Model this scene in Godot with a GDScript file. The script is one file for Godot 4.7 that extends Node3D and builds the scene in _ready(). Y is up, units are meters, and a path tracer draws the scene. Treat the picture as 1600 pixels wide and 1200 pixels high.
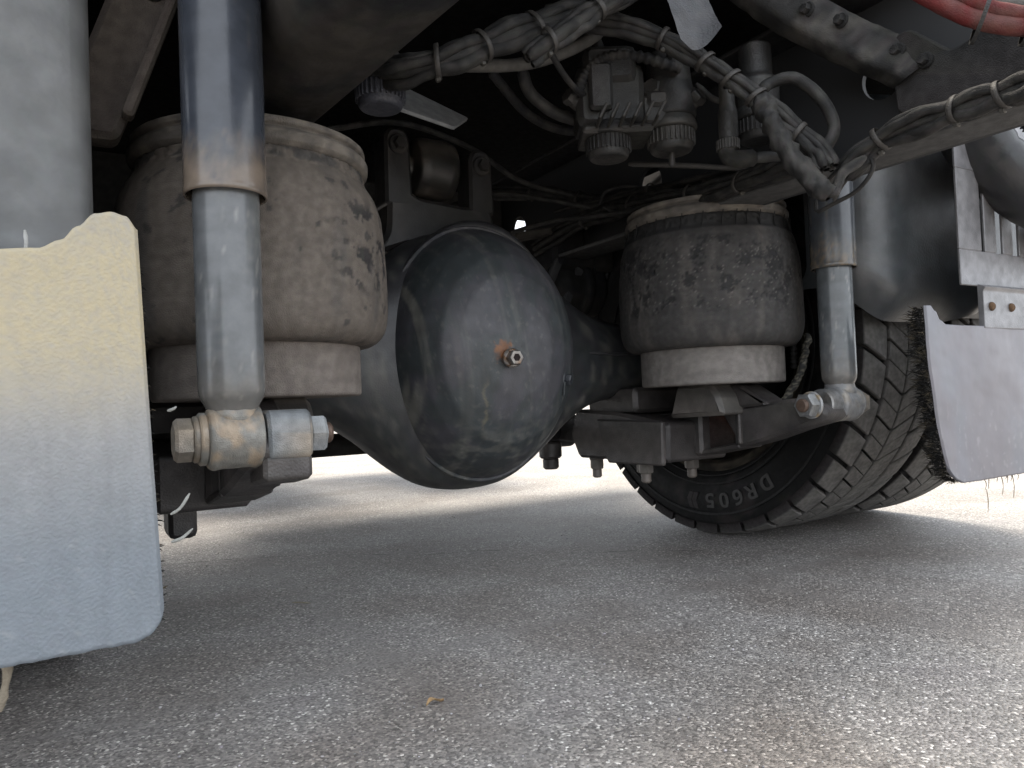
extends Node3D
# Rear axle of a truck seen from behind and below. x = truck's right, y = up, z = backwards; the axle centre stands over the origin.

var noise := FastNoiseLite.new()
var rng := RandomNumberGenerator.new()
var mats := {}
var taken := {}

# ---------------------------------------------------------------- small helpers
func fb(p: Vector3, f: float) -> float:
	return noise.get_noise_3d(p.x * f, p.y * f, p.z * f)

func lin(r: float, g: float, b: float) -> Color:
	return Color(r, g, b)

func numbered(called: String) -> String:
	var n: int = taken.get(called, 0)
	taken[called] = n + 1
	return called if n == 0 else "%s_%03d" % [called, n]

func tag(o: Node3D, label: String, category: String, group := "") -> Node3D:
	o.set_meta("label", label)
	o.set_meta("category", category)
	if group != "":
		o.set_meta("group", group)
	return o

func thing(called: String, label: String, category: String, at := Vector3.ZERO, group := "") -> Node3D:
	var o := Node3D.new()
	o.name = numbered(called)
	add_child(o)
	o.position = at
	return tag(o, label, category, group)

func put(called: String, mesh: Mesh, mat: Material, parent: Node3D, t := Transform3D()) -> MeshInstance3D:
	var o := MeshInstance3D.new()
	o.name = called if parent != self else numbered(called)
	o.mesh = mesh
	o.material_override = mat
	o.transform = t
	parent.add_child(o, true)
	return o

func at(x: float, y: float, z: float) -> Transform3D:
	return Transform3D(Basis(), Vector3(x, y, z))

func along(dir: Vector3, pos: Vector3) -> Transform3D:   # local y along dir
	var y := dir.normalized()
	var h := Vector3.RIGHT if absf(y.x) < 0.9 else Vector3.FORWARD
	var z := h.cross(y).normalized()
	return Transform3D(Basis(y.cross(z), y, z), pos)

const AX_X := Basis(Vector3(0, -1, 0), Vector3(1, 0, 0), Vector3(0, 0, 1))   # local y -> world x
const AX_Z := Basis(Vector3(1, 0, 0), Vector3(0, 0, 1), Vector3(0, -1, 0))   # local y -> world z
const SIDE := Basis(Vector3(0, 0, 1), Vector3(0, 1, 0), Vector3(-1, 0, 0))   # outline drawn in (z, y), thickness along x
const FLAT := Basis(Vector3(1, 0, 0), Vector3(0, 0, -1), Vector3(0, 1, 0))   # outline drawn in (x, -z), thickness along y

# ---------------------------------------------------------------- colours as functions of place
func two(a: Color, b: Color, f: float, cut: float, soft: float, seed_off := 0.0, stretch := Vector3.ONE) -> Callable:
	return func(p: Vector3) -> Color:
		var q := p * stretch + Vector3(seed_off, seed_off * 0.7, -seed_off)
		var t := smoothstep(cut - soft, cut + soft, fb(q, f))
		var m := 1.0 + 0.14 * fb(q, f * 9.0)
		return Color(lerpf(a.r, b.r, t) * m, lerpf(a.g, b.g, t) * m, lerpf(a.b, b.b, t) * m)

# ---------------------------------------------------------------- triangle soups (counter-clockwise seen from outside)
func quad(s: PackedVector3Array, a: Vector3, b: Vector3, c: Vector3, d: Vector3) -> void:
	s.append_array([a, b, c, a, c, d])

func xf(s: PackedVector3Array, t: Transform3D) -> PackedVector3Array:
	return t * s

func join(list: Array) -> PackedVector3Array:
	var o := PackedVector3Array()
	for s in list:
		o.append_array(s)
	return o

func rounded(pts: Array, r: float, n := 4) -> PackedVector2Array:
	var o := PackedVector2Array()
	var c := pts.size()
	for i in c:
		var p: Vector2 = pts[i]
		var a: Vector2 = pts[(i + c - 1) % c]
		var b: Vector2 = pts[(i + 1) % c]
		var la := minf(r, p.distance_to(a) * 0.45)
		var lb := minf(r, p.distance_to(b) * 0.45)
		var pa := p + (a - p).normalized() * la
		var pb := p + (b - p).normalized() * lb
		for k in n + 1:
			var t := float(k) / n
			o.append(pa.lerp(p, t).lerp(p.lerp(pb, t), t))
	return o

func inset(poly: PackedVector2Array, b: float) -> PackedVector2Array:
	var o := PackedVector2Array()
	var c := poly.size()
	for i in c:
		var d1 := (poly[i] - poly[(i + c - 1) % c]).normalized()
		var d2 := (poly[(i + 1) % c] - poly[i]).normalized()
		var n1 := Vector2(-d1.y, d1.x)
		var n2 := Vector2(-d2.y, d2.x)
		var m := n1 + n2
		var l := maxf(m.dot(m), 0.5)
		o.append(poly[i] + m * (2.0 * b / l))
	return o

func s_prism(poly_in: PackedVector2Array, h: float, b: float) -> PackedVector3Array:
	var poly := poly_in
	var area := 0.0
	for i in poly.size():
		area += poly[i].cross(poly[(i + 1) % poly.size()])
	if area < 0:
		poly = PackedVector2Array(poly)
		poly.reverse()
	var inn := inset(poly, b)
	var s := PackedVector3Array()
	var c := poly.size()
	var z := h * 0.5
	var zb := z - b
	var tri := Geometry2D.triangulate_polygon(poly)
	for i in range(0, tri.size(), 3):
		var p := inn[tri[i]]
		var q := inn[tri[i + 1]]
		var r := inn[tri[i + 2]]
		if (q - p).cross(r - p) < 0:
			var w := q
			q = r
			r = w
		s.append_array([Vector3(p.x, p.y, z), Vector3(q.x, q.y, z), Vector3(r.x, r.y, z)])
		s.append_array([Vector3(p.x, p.y, -z), Vector3(r.x, r.y, -z), Vector3(q.x, q.y, -z)])
	for i in c:
		var j := (i + 1) % c
		quad(s, Vector3(poly[i].x, poly[i].y, zb), Vector3(poly[j].x, poly[j].y, zb), Vector3(inn[j].x, inn[j].y, z), Vector3(inn[i].x, inn[i].y, z))
		quad(s, Vector3(poly[i].x, poly[i].y, -zb), Vector3(poly[j].x, poly[j].y, -zb), Vector3(poly[j].x, poly[j].y, zb), Vector3(poly[i].x, poly[i].y, zb))
		quad(s, Vector3(inn[i].x, inn[i].y, -z), Vector3(inn[j].x, inn[j].y, -z), Vector3(poly[j].x, poly[j].y, -zb), Vector3(poly[i].x, poly[i].y, -zb))
	return s

func s_box(w: float, h: float, d: float, b: float) -> PackedVector3Array:
	var x := w * 0.5
	var y := h * 0.5
	return s_prism(rounded([Vector2(-x, -y), Vector2(x, -y), Vector2(x, y), Vector2(-x, y)], b * 1.6, 2), d, b)

func s_lathe(prof: Array, seg: int) -> PackedVector3Array:   # profile of (radius, y), upwards, about y
	var s := PackedVector3Array()
	for i in prof.size() - 1:
		var p: Vector2 = prof[i]
		var q: Vector2 = prof[i + 1]
		for k in seg:
			var a := TAU * k / seg
			var b := TAU * (k + 1) / seg
			var p0 := Vector3(p.x * cos(a), p.y, -p.x * sin(a))
			var p1 := Vector3(p.x * cos(b), p.y, -p.x * sin(b))
			var q0 := Vector3(q.x * cos(a), q.y, -q.x * sin(a))
			var q1 := Vector3(q.x * cos(b), q.y, -q.x * sin(b))
			if p.x < 1e-5:
				s.append_array([p0, q1, q0])
			elif q.x < 1e-5:
				s.append_array([p0, p1, q0])
			else:
				quad(s, p0, p1, q1, q0)
	return s

func s_cyl(r: float, h: float, seg := 24, b := 0.003) -> PackedVector3Array:
	var y := h * 0.5
	return s_lathe([Vector2(0, -y), Vector2(r - b, -y), Vector2(r, -y + b), Vector2(r, y - b), Vector2(r - b, y), Vector2(0, y)], seg)

func s_hex(r: float, h: float, chamfer := 0.003) -> PackedVector3Array:   # six flats about y
	var y := h * 0.5
	return s_lathe([Vector2(0, -y), Vector2(r * 0.86, -y), Vector2(r, -y + chamfer), Vector2(r, y - chamfer), Vector2(r * 0.86, y), Vector2(0, y)], 6)

func bake(s: PackedVector3Array, col, angle := 38.0) -> ArrayMesh:   # smooth below the angle, sharp above it
	var n := s.size()
	var face := PackedVector3Array()
	var by := {}
	for i in range(0, n, 3):
		var f := (s[i + 1] - s[i]).cross(s[i + 2] - s[i])
		face.append(f)
		for k in 3:
			var key := (s[i + k] * 20000.0).round()
			if by.has(key):
				by[key].append(i / 3)
			else:
				by[key] = [i / 3]
	var V := PackedVector3Array()
	var N := PackedVector3Array()
	var K := PackedColorArray()
	V.resize(n)
	N.resize(n)
	K.resize(n)
	var lim := cos(deg_to_rad(angle))
	var order := [0, 2, 1]
	for i in range(0, n, 3):
		var f := face[i / 3].normalized()
		for k in 3:
			var p := s[i + order[k]]
			var m := Vector3.ZERO
			for g in by[(p * 20000.0).round()]:
				if face[g].normalized().dot(f) > lim:
					m += face[g]
			V[i + k] = p
			N[i + k] = m.normalized() if m.length_squared() > 1e-20 else f
			K[i + k] = col if col is Color else col.call(p)
	var a := []
	a.resize(Mesh.ARRAY_MAX)
	a[Mesh.ARRAY_VERTEX] = V
	a[Mesh.ARRAY_NORMAL] = N
	a[Mesh.ARRAY_COLOR] = K
	var am := ArrayMesh.new()
	am.add_surface_from_arrays(Mesh.PRIMITIVE_TRIANGLES, a)
	return am

func grid(nu: int, nv: int, f: Callable, col, wrap := false) -> ArrayMesh:   # f(u, v) with u, v in 0..1; u turns counter-clockwise seen from outside with v up
	var w := nu if wrap else nu + 1
	var V := PackedVector3Array()
	var N := PackedVector3Array()
	var K := PackedColorArray()
	V.resize(w * (nv + 1))
	N.resize(V.size())
	K.resize(V.size())
	for j in nv + 1:
		for i in w:
			var p: Vector3 = f.call(float(i) / nu, float(j) / nv)
			V[j * w + i] = p
			K[j * w + i] = col if col is Color else col.call(p)
	var I := PackedInt32Array()
	for j in nv:
		for i in nu:
			var a := j * w + i
			var b := j * w + (i + 1) % w if wrap else a + 1
			var c := b + w
			var d := a + w
			var n := (V[c] - V[a]).cross(V[d] - V[b])
			N[a] += n
			N[b] += n
			N[c] += n
			N[d] += n
			I.append_array([a, c, b, a, d, c])
	for i in N.size():
		N[i] = N[i].normalized() if N[i].length_squared() > 1e-24 else Vector3.UP
	var arr := []
	arr.resize(Mesh.ARRAY_MAX)
	arr[Mesh.ARRAY_VERTEX] = V
	arr[Mesh.ARRAY_NORMAL] = N
	arr[Mesh.ARRAY_COLOR] = K
	arr[Mesh.ARRAY_INDEX] = I
	var am := ArrayMesh.new()
	am.add_surface_from_arrays(Mesh.PRIMITIVE_TRIANGLES, arr)
	return am

func curve_at(pts: Array, t: float) -> Vector3:
	var n := pts.size() - 1
	var x := clampf(t, 0, 1) * n
	var i := mini(int(x), n - 1)
	var u := x - i
	var p1: Vector3 = pts[i]
	var p2: Vector3 = pts[i + 1]
	var p0: Vector3 = pts[i - 1] if i > 0 else p1 * 2.0 - p2
	var p3: Vector3 = pts[i + 2] if i + 2 <= n else p2 * 2.0 - p1
	return p1.cubic_interpolate(p2, p0, p3, u)

func profile_at(pts: Array, t: float) -> Vector2:
	var n := pts.size() - 1
	var x := clampf(t, 0, 1) * n
	var i := mini(int(x), n - 1)
	var a: Vector2 = pts[i]
	var b: Vector2 = pts[i + 1]
	return a.lerp(b, x - i)

func even(prof: Array, step: float) -> Array:   # a profile with points at most a step apart
	var o := [prof[0]]
	for i in prof.size() - 1:
		var a: Vector2 = prof[i]
		var b: Vector2 = prof[i + 1]
		var k := maxi(1, ceili(a.distance_to(b) / step))
		for j in k:
			o.append(a.lerp(b, float(j + 1) / k))
	return o

func soft(prof: Array, r: float) -> Array:   # the same profile with its corners rounded
	var o := [prof[0]]
	for i in range(1, prof.size() - 1):
		var p: Vector2 = prof[i]
		var a: Vector2 = prof[i - 1]
		var b: Vector2 = prof[i + 1]
		var la := minf(r, p.distance_to(a) * 0.45)
		var lb := minf(r, p.distance_to(b) * 0.45)
		var pa := p + (a - p).normalized() * la
		var pb := p + (b - p).normalized() * lb
		for k in 4:
			var t := k / 3.0
			o.append(pa.lerp(p, t).lerp(p.lerp(pb, t), t))
	o.append(prof[-1])
	return o

func turned(prof: Array, seg: int, col, bump = null) -> ArrayMesh:   # dense lathe about y; bump(p) moves the surface outwards
	var nv := prof.size() - 1
	return grid(seg, nv, func(u: float, v: float) -> Vector3:
		var q: Vector2 = prof[roundi(v * nv)]
		var a := -TAU * u
		var d := Vector3(cos(a), 0, sin(a))
		var p := d * q.x + Vector3(0, q.y, 0)
		return p if bump == null else p + d * float(bump.call(p)), col, true)

func tube(pts: Array, r: float, col, seg := 10, rough := 0.0, step := 0.012, ripple := 0.0, taper := 0.0) -> ArrayMesh:
	var len := 0.0
	var last := curve_at(pts, 0)
	for i in 20:
		var q := curve_at(pts, (i + 1) / 20.0)
		len += q.distance_to(last)
		last = q
	var nv := maxi(4, ceili(len / step))
	var frames := []
	var x := Vector3.ZERO
	for j in nv + 1:
		var t := float(j) / nv
		var d := (curve_at(pts, t + 0.004) - curve_at(pts, t - 0.004)).normalized()
		if j == 0:
			x = d.cross(Vector3.UP if absf(d.y) < 0.9 else Vector3.RIGHT).normalized()
		x = (x - d * x.dot(d)).normalized()
		frames.append([curve_at(pts, t), x, d.cross(x)])
	return grid(seg, nv, func(u: float, v: float) -> Vector3:
		var k := roundi(v * nv)
		var fr = frames[k]
		var a := TAU * u
		var rr := r * (1.0 - taper * v)
		if ripple > 0.0:
			rr += ripple * (1.0 if k % 4 < 2 else -1.0)
		if rough > 0.0:
			rr += rough * fb(fr[0] + (fr[1] * cos(a) + fr[2] * sin(a)) * r, 40.0)
		if k == 0 or k == nv:
			rr *= 0.55
		return fr[0] + (fr[1] * cos(a) + fr[2] * sin(a)) * rr, col, true)

# ---------------------------------------------------------------- materials
func noise_tex(size: int, freq: float, from: Color, to: Color, seed_no: int, octaves := 5, kind := FastNoiseLite.TYPE_SIMPLEX, stops := []) -> NoiseTexture2D:
	var n := FastNoiseLite.new()
	n.seed = seed_no
	n.noise_type = kind
	n.frequency = freq
	n.fractal_octaves = octaves
	if kind == FastNoiseLite.TYPE_CELLULAR:
		n.fractal_type = FastNoiseLite.FRACTAL_NONE
		n.cellular_return_type = FastNoiseLite.RETURN_CELL_VALUE
	var t := NoiseTexture2D.new()
	t.width = size
	t.height = size
	t.seamless = true
	t.noise = n
	var g := Gradient.new()
	if stops.is_empty():
		g.set_color(0, from)
		g.set_color(1, to)
		g.set_offset(0, 0.2)
		g.set_offset(1, 0.8)
	else:
		g.offsets = PackedFloat32Array(stops.map(func(s): return s[0]))
		g.colors = PackedColorArray(stops.map(func(s): return s[1]))
	t.color_ramp = g
	return t

var grunge: NoiseTexture2D
var grain: NoiseTexture2D
var blotch: NoiseTexture2D

func mat(key: String, rough: float, metal := 0.0, spec := 0.5, tile := 0.22, bump := 0.06, coarse := false) -> StandardMaterial3D:
	if mats.has(key):
		return mats[key]
	var m := StandardMaterial3D.new()
	m.resource_name = key
	m.vertex_color_use_as_albedo = true
	m.albedo_texture = grunge
	m.roughness = rough
	m.roughness_texture = blotch
	m.metallic = metal
	m.metallic_specular = spec
	m.uv1_triplanar = true
	m.uv1_scale = Vector3.ONE / tile
	if bump > 0:
		m.heightmap_enabled = true
		m.heightmap_texture = grain if not coarse else grunge
		m.heightmap_scale = bump
	mats[key] = m
	return m

# ================================================================ the scene
func _ready() -> void:
	# ---- camera
	var cam := Camera3D.new()
	cam.name = "camera"
	var right := Vector3(0.856976, -0.04012, 0.513793)
	var up := Vector3(0.021981, 0.998903, 0.041337)
	var fwd := Vector3(0.514888, 0.024131, -0.856918)
	cam.transform = Transform3D(Basis(right, up, -fwd), Vector3(-0.79, 0.40, 1.566))
	cam.fov = 54.7
	cam.near = 0.03
	cam.far = 900.0
	add_child(cam)
	cam.current = true
	# ---- sky, exposure
	var env := Environment.new()
	env.background_mode = Environment.BG_SKY
	var sky_mat := ProceduralSkyMaterial.new()
	sky_mat.sky_top_color = Color(0.83, 0.85, 0.88)
	sky_mat.sky_horizon_color = Color(0.93, 0.95, 0.97)
	sky_mat.sky_curve = 0.12
	sky_mat.ground_bottom_color = Color(0.42, 0.41, 0.40)
	sky_mat.ground_horizon_color = Color(0.80, 0.80, 0.80)
	sky_mat.energy_multiplier = 1.0
	var sky := Sky.new()
	sky.sky_material = sky_mat
	env.sky = sky
	env.tonemap_mode = Environment.TONE_MAPPER_LINEAR
	env.tonemap_exposure = 3.0
	env.sdfgi_enabled = true
	env.ssao_enabled = true
	env.ssil_enabled = true
	var we := WorldEnvironment.new()
	we.name = "environment"
	we.environment = env
	add_child(we)
	# ---- veiled sun, high ahead of the truck
	var sun := DirectionalLight3D.new()
	sun.name = "sun"
	sun.light_color = Color(1.0, 0.96, 0.90)
	sun.light_energy = 0.75
	sun.light_angular_distance = 32.0
	sun.shadow_enabled = true
	sun.transform = Transform3D(Basis.looking_at(Vector3(-0.22, -0.9, 0.30)), Vector3(0, 6, -6))
	add_child(sun)

	noise.seed = 11
	noise.noise_type = FastNoiseLite.TYPE_SIMPLEX
	noise.frequency = 1.0
	noise.fractal_octaves = 4
	rng.seed = 77
	grunge = noise_tex(512, 0.012, Color(0.86, 0.86, 0.86), Color(1, 1, 1), 3, 6)
	grain = noise_tex(512, 0.11, Color(0.2, 0.2, 0.2), Color(1, 1, 1), 5, 3)
	blotch = noise_tex(512, 0.02, Color(0.80, 0.80, 0.80), Color(1, 1, 1), 8, 5)
	build_ground()
	build_chassis()
	build_axle()
	build_arms()
	build_springs()
	build_shocks()
	build_wheels()
	build_fenders()
	build_flaps()
	build_valves()
	build_looms()
	build_right_side()
	build_front()

# ---------------------------------------------------------------- ground
func build_ground() -> void:
	var m := StandardMaterial3D.new()
	m.resource_name = "asphalt"
	var cells := noise_tex(2048, 0.115, Color(), Color(), 21, 1, FastNoiseLite.TYPE_CELLULAR, [[0.0, Color(0.385, 0.374, 0.365)], [0.3, Color(0.495, 0.482, 0.472)], [0.62, Color(0.575, 0.561, 0.549)], [0.86, Color(0.64, 0.622, 0.604)], [0.95, Color(0.74, 0.72, 0.70)], [1.0, Color(0.97, 0.96, 0.94)]])
	var stains := noise_tex(1024, 0.006, Color(), Color(), 4, 6, FastNoiseLite.TYPE_SIMPLEX, [[0.1, Color(0.86, 0.838, 0.82)], [0.45, Color(0.94, 0.93, 0.922)], [0.7, Color(1, 1, 1)], [1.0, Color(0.97, 0.96, 0.97)]])
	var lumps := noise_tex(2048, 0.115, Color(0, 0, 0), Color(1, 1, 1), 21, 1, FastNoiseLite.TYPE_CELLULAR, [[0.0, Color(0, 0, 0)], [1.0, Color(1, 1, 1)]])
	var ln: FastNoiseLite = lumps.noise
	ln.cellular_return_type = FastNoiseLite.RETURN_DISTANCE
	lumps.color_ramp.colors = PackedColorArray([Color(1, 1, 1), Color(0, 0, 0)])
	m.albedo_texture = cells
	m.roughness = 0.62
	m.metallic_specular = 0.6
	m.uv1_triplanar = true
	m.uv1_world_triplanar = true
	m.uv1_scale = Vector3.ONE / 0.80
	m.heightmap_enabled = true
	m.heightmap_texture = lumps
	m.heightmap_scale = 0.14
	m.detail_enabled = true
	m.detail_albedo = stains
	m.detail_blend_mode = BaseMaterial3D.BLEND_MODE_MUL
	m.detail_uv_layer = BaseMaterial3D.DETAIL_UV_2
	m.uv2_triplanar = true
	m.uv2_world_triplanar = true
	m.uv2_scale = Vector3.ONE / 3.1
	var pm := PlaneMesh.new()
	pm.size = Vector2(700, 700)
	var g := put("ground", pm, m, self)
	g.set_meta("kind", "structure")
	g.set_meta("label", "worn grey asphalt under and around the truck")
	# a fine crack line filled with dark tar
	var line := [Vector3(-0.56, 0, -0.62), Vector3(-0.363, 0, -0.56), Vector3(-0.119, 0, -0.396), Vector3(-0.018, 0, -0.283), Vector3(0.076, 0, -0.242), Vector3(0.17, 0, -0.201), Vector3(0.261, 0, -0.119), Vector3(0.33, 0, -0.012), Vector3(0.472, 0, 0.073), Vector3(0.60, 0, 0.2)]
	var cr := grid(120, 1, func(u: float, v: float) -> Vector3:
		var p := curve_at(line, u)
		var side := Vector3(0.5, 0, -0.86)
		var w := 0.0005 + 0.009 * maxf(0.0, fb(p, 7.0) + 0.12)
		return p + side * ((v - 0.5) * w + 0.012 * fb(p, 25.0)) + Vector3(0, 0.003, 0), two(lin(0.05, 0.047, 0.043), lin(0.12, 0.115, 0.11), 60.0, 0.1, 0.2))
	put("crack", cr, mat("dusty", 0.95, 0.0, 0.3, 0.2, 0.08), g)
	# loose grit
	var chip := bake(s_lathe([Vector2(0, -0.5), Vector2(0.55, -0.2), Vector2(0.5, 0.25), Vector2(0.1, 0.5), Vector2(0, 0.5)], 5), Color(1, 1, 1), 10.0)
	var mm := MultiMesh.new()
	mm.transform_format = MultiMesh.TRANSFORM_3D
	mm.use_colors = true
	mm.mesh = chip
	mm.instance_count = 9000
	for i in 9000:
		var far := pow(rng.randf(), 1.6)
		var d := 0.55 + far * 4.2
		var a := deg_to_rad(rng.randf_range(-36, 38) + 31.0)
		var s := rng.randf_range(0.0008, 0.0019) * (1.0 + 1.2 * pow(rng.randf(), 10.0))
		var b := Basis(Vector3(rng.randf(), rng.randf(), rng.randf()).normalized(), rng.randf() * TAU).scaled(Vector3(s * 1.3, s * 0.8, s * 1.1))
		mm.set_instance_transform(i, Transform3D(b, Vector3(-0.79 + sin(a) * d, s * 0.35, 1.566 - cos(a) * d)))
		var t := rng.randf_range(0.16, 0.50)
		mm.set_instance_color(i, Color(t, t * rng.randf_range(0.92, 1.0), t * rng.randf_range(0.82, 1.0)))
	var gi := MultiMeshInstance3D.new()
	gi.name = "grit"
	gi.multimesh = mm
	var gm := StandardMaterial3D.new()
	gm.resource_name = "grit"
	gm.vertex_color_use_as_albedo = true
	gm.roughness = 0.5
	gi.material_override = gm
	add_child(gi)
	gi.set_meta("kind", "stuff")
	gi.set_meta("label", "pale loose grit scattered over the asphalt")
	gi.set_meta("category", "grit")
	# a dry leaf and a stalk
	var leaf := grid(6, 8, func(u: float, v: float) -> Vector3:
		var w := 0.006 * sin(PI * clampf(v, 0.02, 0.98))
		return Vector3((v - 0.5) * 0.034, 0.005 + 0.006 * absf(u - 0.5) + 0.004 * sin(v * 5.0), (u - 0.5) * 2.0 * w), two(lin(0.42, 0.27, 0.14), lin(0.5, 0.36, 0.2), 90.0, 0.0, 0.3))
	var lf := put("leaf", leaf, mat("dusty", 0.95, 0.0, 0.3, 0.2, 0.08), self, Transform3D(Basis(Vector3.UP, 0.4), Vector3(-0.378, 0.0, 0.649)))
	tag(lf, "small dry tan leaf lying on the asphalt near the camera", "leaf")
	var st := put("stalk", tube([Vector3(-0.02, 0.004, 0), Vector3(0, 0.006, 0.004), Vector3(0.022, 0.004, 0.0)], 0.0013, lin(0.34, 0.30, 0.22), 6), mat("dusty", 0.95), self, Transform3D(Basis(Vector3.UP, -0.8), Vector3(-0.385, 0, 0.013)))
	tag(st, "thin dry stalk lying on the dark asphalt below the left shock absorber", "stalk")

# ---------------------------------------------------------------- chassis rails, cross member, deck
func build_chassis() -> void:
	var paint := two(lin(0.030, 0.031, 0.034), lin(0.085, 0.078, 0.07), 7.0, 0.15, 0.3, 3.0)
	var m := mat("chassis", 0.72, 0.0, 0.3, 0.25, 0.03)
	# right rail: web with oval lightening holes, bottom and top flange
	var rail := thing("frame_rail", "right chassis rail, dark channel with oval holes along its web", "frame rail", Vector3(0.50, 0.80, 0))
	rail.add_child(web(Vector3(0, 0.155, -0.6), 3.9, [Vector2(-1.10, 0.165), Vector2(-0.49, 0.165), Vector2(0.15, 0.14), Vector2(0.78, 0.165)], m))
	put("flange", bake(s_box(0.095, 0.011, 3.9, 0.003), two(lin(0.10, 0.10, 0.10), lin(0.135, 0.133, 0.13), 6.0, 0.0, 0.3, 8.0)), m, rail, at(-0.0485, 0.0055, -0.6))
	put("flange", bake(s_box(0.095, 0.011, 3.9, 0.003), paint), m, rail, at(-0.0485, 0.305, -0.6))
	var rail2 := thing("frame_rail", "left chassis rail, dark channel behind the left air spring bracket", "frame rail", Vector3(-0.50, 0.80, 0))
	rail2.add_child(web(Vector3(0, 0.185, -1.2), 2.7, [Vector2(-1.0, 0.165)], m))
	for y in [0.04, 0.305]:
		put("flange", bake(s_box(0.095, 0.011, 2.7, 0.003), paint), m, rail2, at(0.0485, y, -1.2))
	# big pressed bracket that carries the left air spring
	var br := thing("spring_bracket", "large smooth pressed bracket above the left air spring", "bracket", Vector3(-0.52, 0.84, 0.3))
	var skin := grid(40, 40, func(u: float, v: float) -> Vector3:
		# v from the spring backwards, u across the bottom and up the outer and inner sides
		var z := lerpf(-0.10, 0.72, v)
		var xi := lerpf(0.082, 0.192, v)
		var yb := lerpf(0.026, 0.048, v)
		var prof := [Vector2(-0.035, 0.34), Vector2(-0.035, 0.10), Vector2(-0.03, 0.05), Vector2(-0.012, 0.012), Vector2(0.02, 0.0), Vector2(xi * 0.55, -0.004), Vector2(xi - 0.012, 0.0), Vector2(xi, 0.012), Vector2(xi + 0.002, 0.05), Vector2(xi + 0.002, 0.34)]
		var q := profile_at(soft(prof, 0.02), u)
		var dent := 0.010 * exp(-pow((q.x - 0.05 - 0.12 * v) / 0.03, 2.0)) * smoothstep(0.05, 0.2, v)
		return Vector3(q.x, yb + q.y + dent, z), two(lin(0.022, 0.023, 0.026), lin(0.050, 0.046, 0.042), 5.0, 0.12, 0.3, 5.0))
	put("bracket_skin", skin, mat("bracket", 0.7, 0.0, 0.35, 0.3, 0.015), br)
	put("end_plate", bake(s_box(0.16, 0.30, 0.012, 0.004), paint), m, br, at(0.05, 0.19, -0.104))
	put("clamp_nub", bake(s_lathe([Vector2(0, -0.03), Vector2(0.02, -0.028), Vector2(0.03, -0.01), Vector2(0.032, 0.03), Vector2(0.0, 0.032)], 14), paint), m, br, at(-0.015, 0.17, 0.20))
	# cast beam from the middle of the chassis to the right rail, with a bolted gusset
	var cm := thing("cross_member", "dusty cast beam running down to the right chassis rail", "cross member", Vector3(0.40, 1.02, 0.76))
	var dustc := two(lin(0.030, 0.030, 0.030), lin(0.080, 0.076, 0.071), 14.0, 0.0, 0.3, 9.0)
	var beam := [Vector3(-0.19, 0.23, -0.16), Vector3(-0.075, 0.09, -0.075), Vector3(0.0, 0.015, -0.01), Vector3(0.045, -0.05, 0.06), Vector3(0.06, -0.085, 0.1)]
	put("beam", grid(18, 40, func(u: float, v: float) -> Vector3:
		var c := curve_at(beam, v)
		var a := TAU * u
		var q := Vector2(cos(a), sin(a))
		q = Vector2(signf(q.x) * pow(absf(q.x), 0.5), signf(q.y) * pow(absf(q.y), 0.5))
		var p := c + Vector3(0.62, 0.55, 0.45) * 0.042 * q.x + Vector3(-0.45, 0.0, 0.7) * 0.035 * q.y
		return p + Vector3(0.5, 0.5, 0) * 0.008 * fb(p, 18.0), dustc, true), mat("dusty", 0.95), cm)
	put("gusset", bake(s_prism(rounded([Vector2(0.05, -0.03), Vector2(0.07, -0.09), Vector2(0.075, -0.155), Vector2(0.15, -0.185), Vector2(0.30, -0.19), Vector2(0.30, -0.05), Vector2(0.17, -0.085), Vector2(0.10, -0.015)], 0.014), 0.014, 0.004), two(lin(0.022, 0.022, 0.022), lin(0.046, 0.044, 0.042), 12.0, 0.05, 0.3, 2.0)), mat("dusty", 0.95), cm, Transform3D(SIDE, Vector3(0.045, 0.0, 0.0)))
	for q in [Vector3(0.035, -0.05, 0.085), Vector3(0.035, -0.085, 0.13), Vector3(-0.02, 0.02, 0.02), Vector3(-0.055, 0.05, -0.02)]:
		put("bolt", bake(join([s_cyl(0.013, 0.006, 18, 0.0015), xf(s_hex(0.009, 0.012), at(0, 0.008, 0))]), dustc), mat("dusty", 0.95), cm, Transform3D(Basis(Vector3(0, 1, 0), Vector3(-1, 0, 0), Vector3(0, 0, 1)), q))
	# deck plate over the rails
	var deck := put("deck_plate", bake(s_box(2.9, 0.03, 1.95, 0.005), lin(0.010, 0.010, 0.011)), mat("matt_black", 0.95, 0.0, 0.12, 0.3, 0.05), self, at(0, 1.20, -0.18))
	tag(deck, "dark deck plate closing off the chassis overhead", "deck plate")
	# cross beam between the rails farther forward
	var cb := put("cross_beam", bake(s_box(1.0, 0.24, 0.06, 0.01), paint), m, self, at(0, 0.98, -0.62))
	tag(cb, "dark cross beam between the chassis rails ahead of the axle", "cross member")
	# flat plate end seen under the deck, and a blue hose behind it
	var fp := put("mounting_plate", bake(s_prism(rounded([Vector2(-0.20, 0.0), Vector2(-0.02, 0.0), Vector2(0.03, 0.07), Vector2(-0.14, 0.12)], 0.004, 1), 0.008, 0.001), lin(0.32, 0.33, 0.34)), mat("paint", 0.4), self, Transform3D(Basis(Vector3(1, -0.16, 0.0).normalized(), Vector3(0.12, 0.75, -0.65).normalized(), Vector3(0.1, 0.6, 0.8)).orthonormalized(), Vector3(-0.06, 0.975, 0.19)))
	tag(fp, "plain grey flat plate above the axle pivot bush", "plate")
	# cast arm with a bolt hole left of the shock absorber
	var arm := thing("cab_bracket", "brown dusty cast arm with a hole, left of the left shock absorber", "bracket", Vector3(-0.70, 0.93, 0.47))
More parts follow.
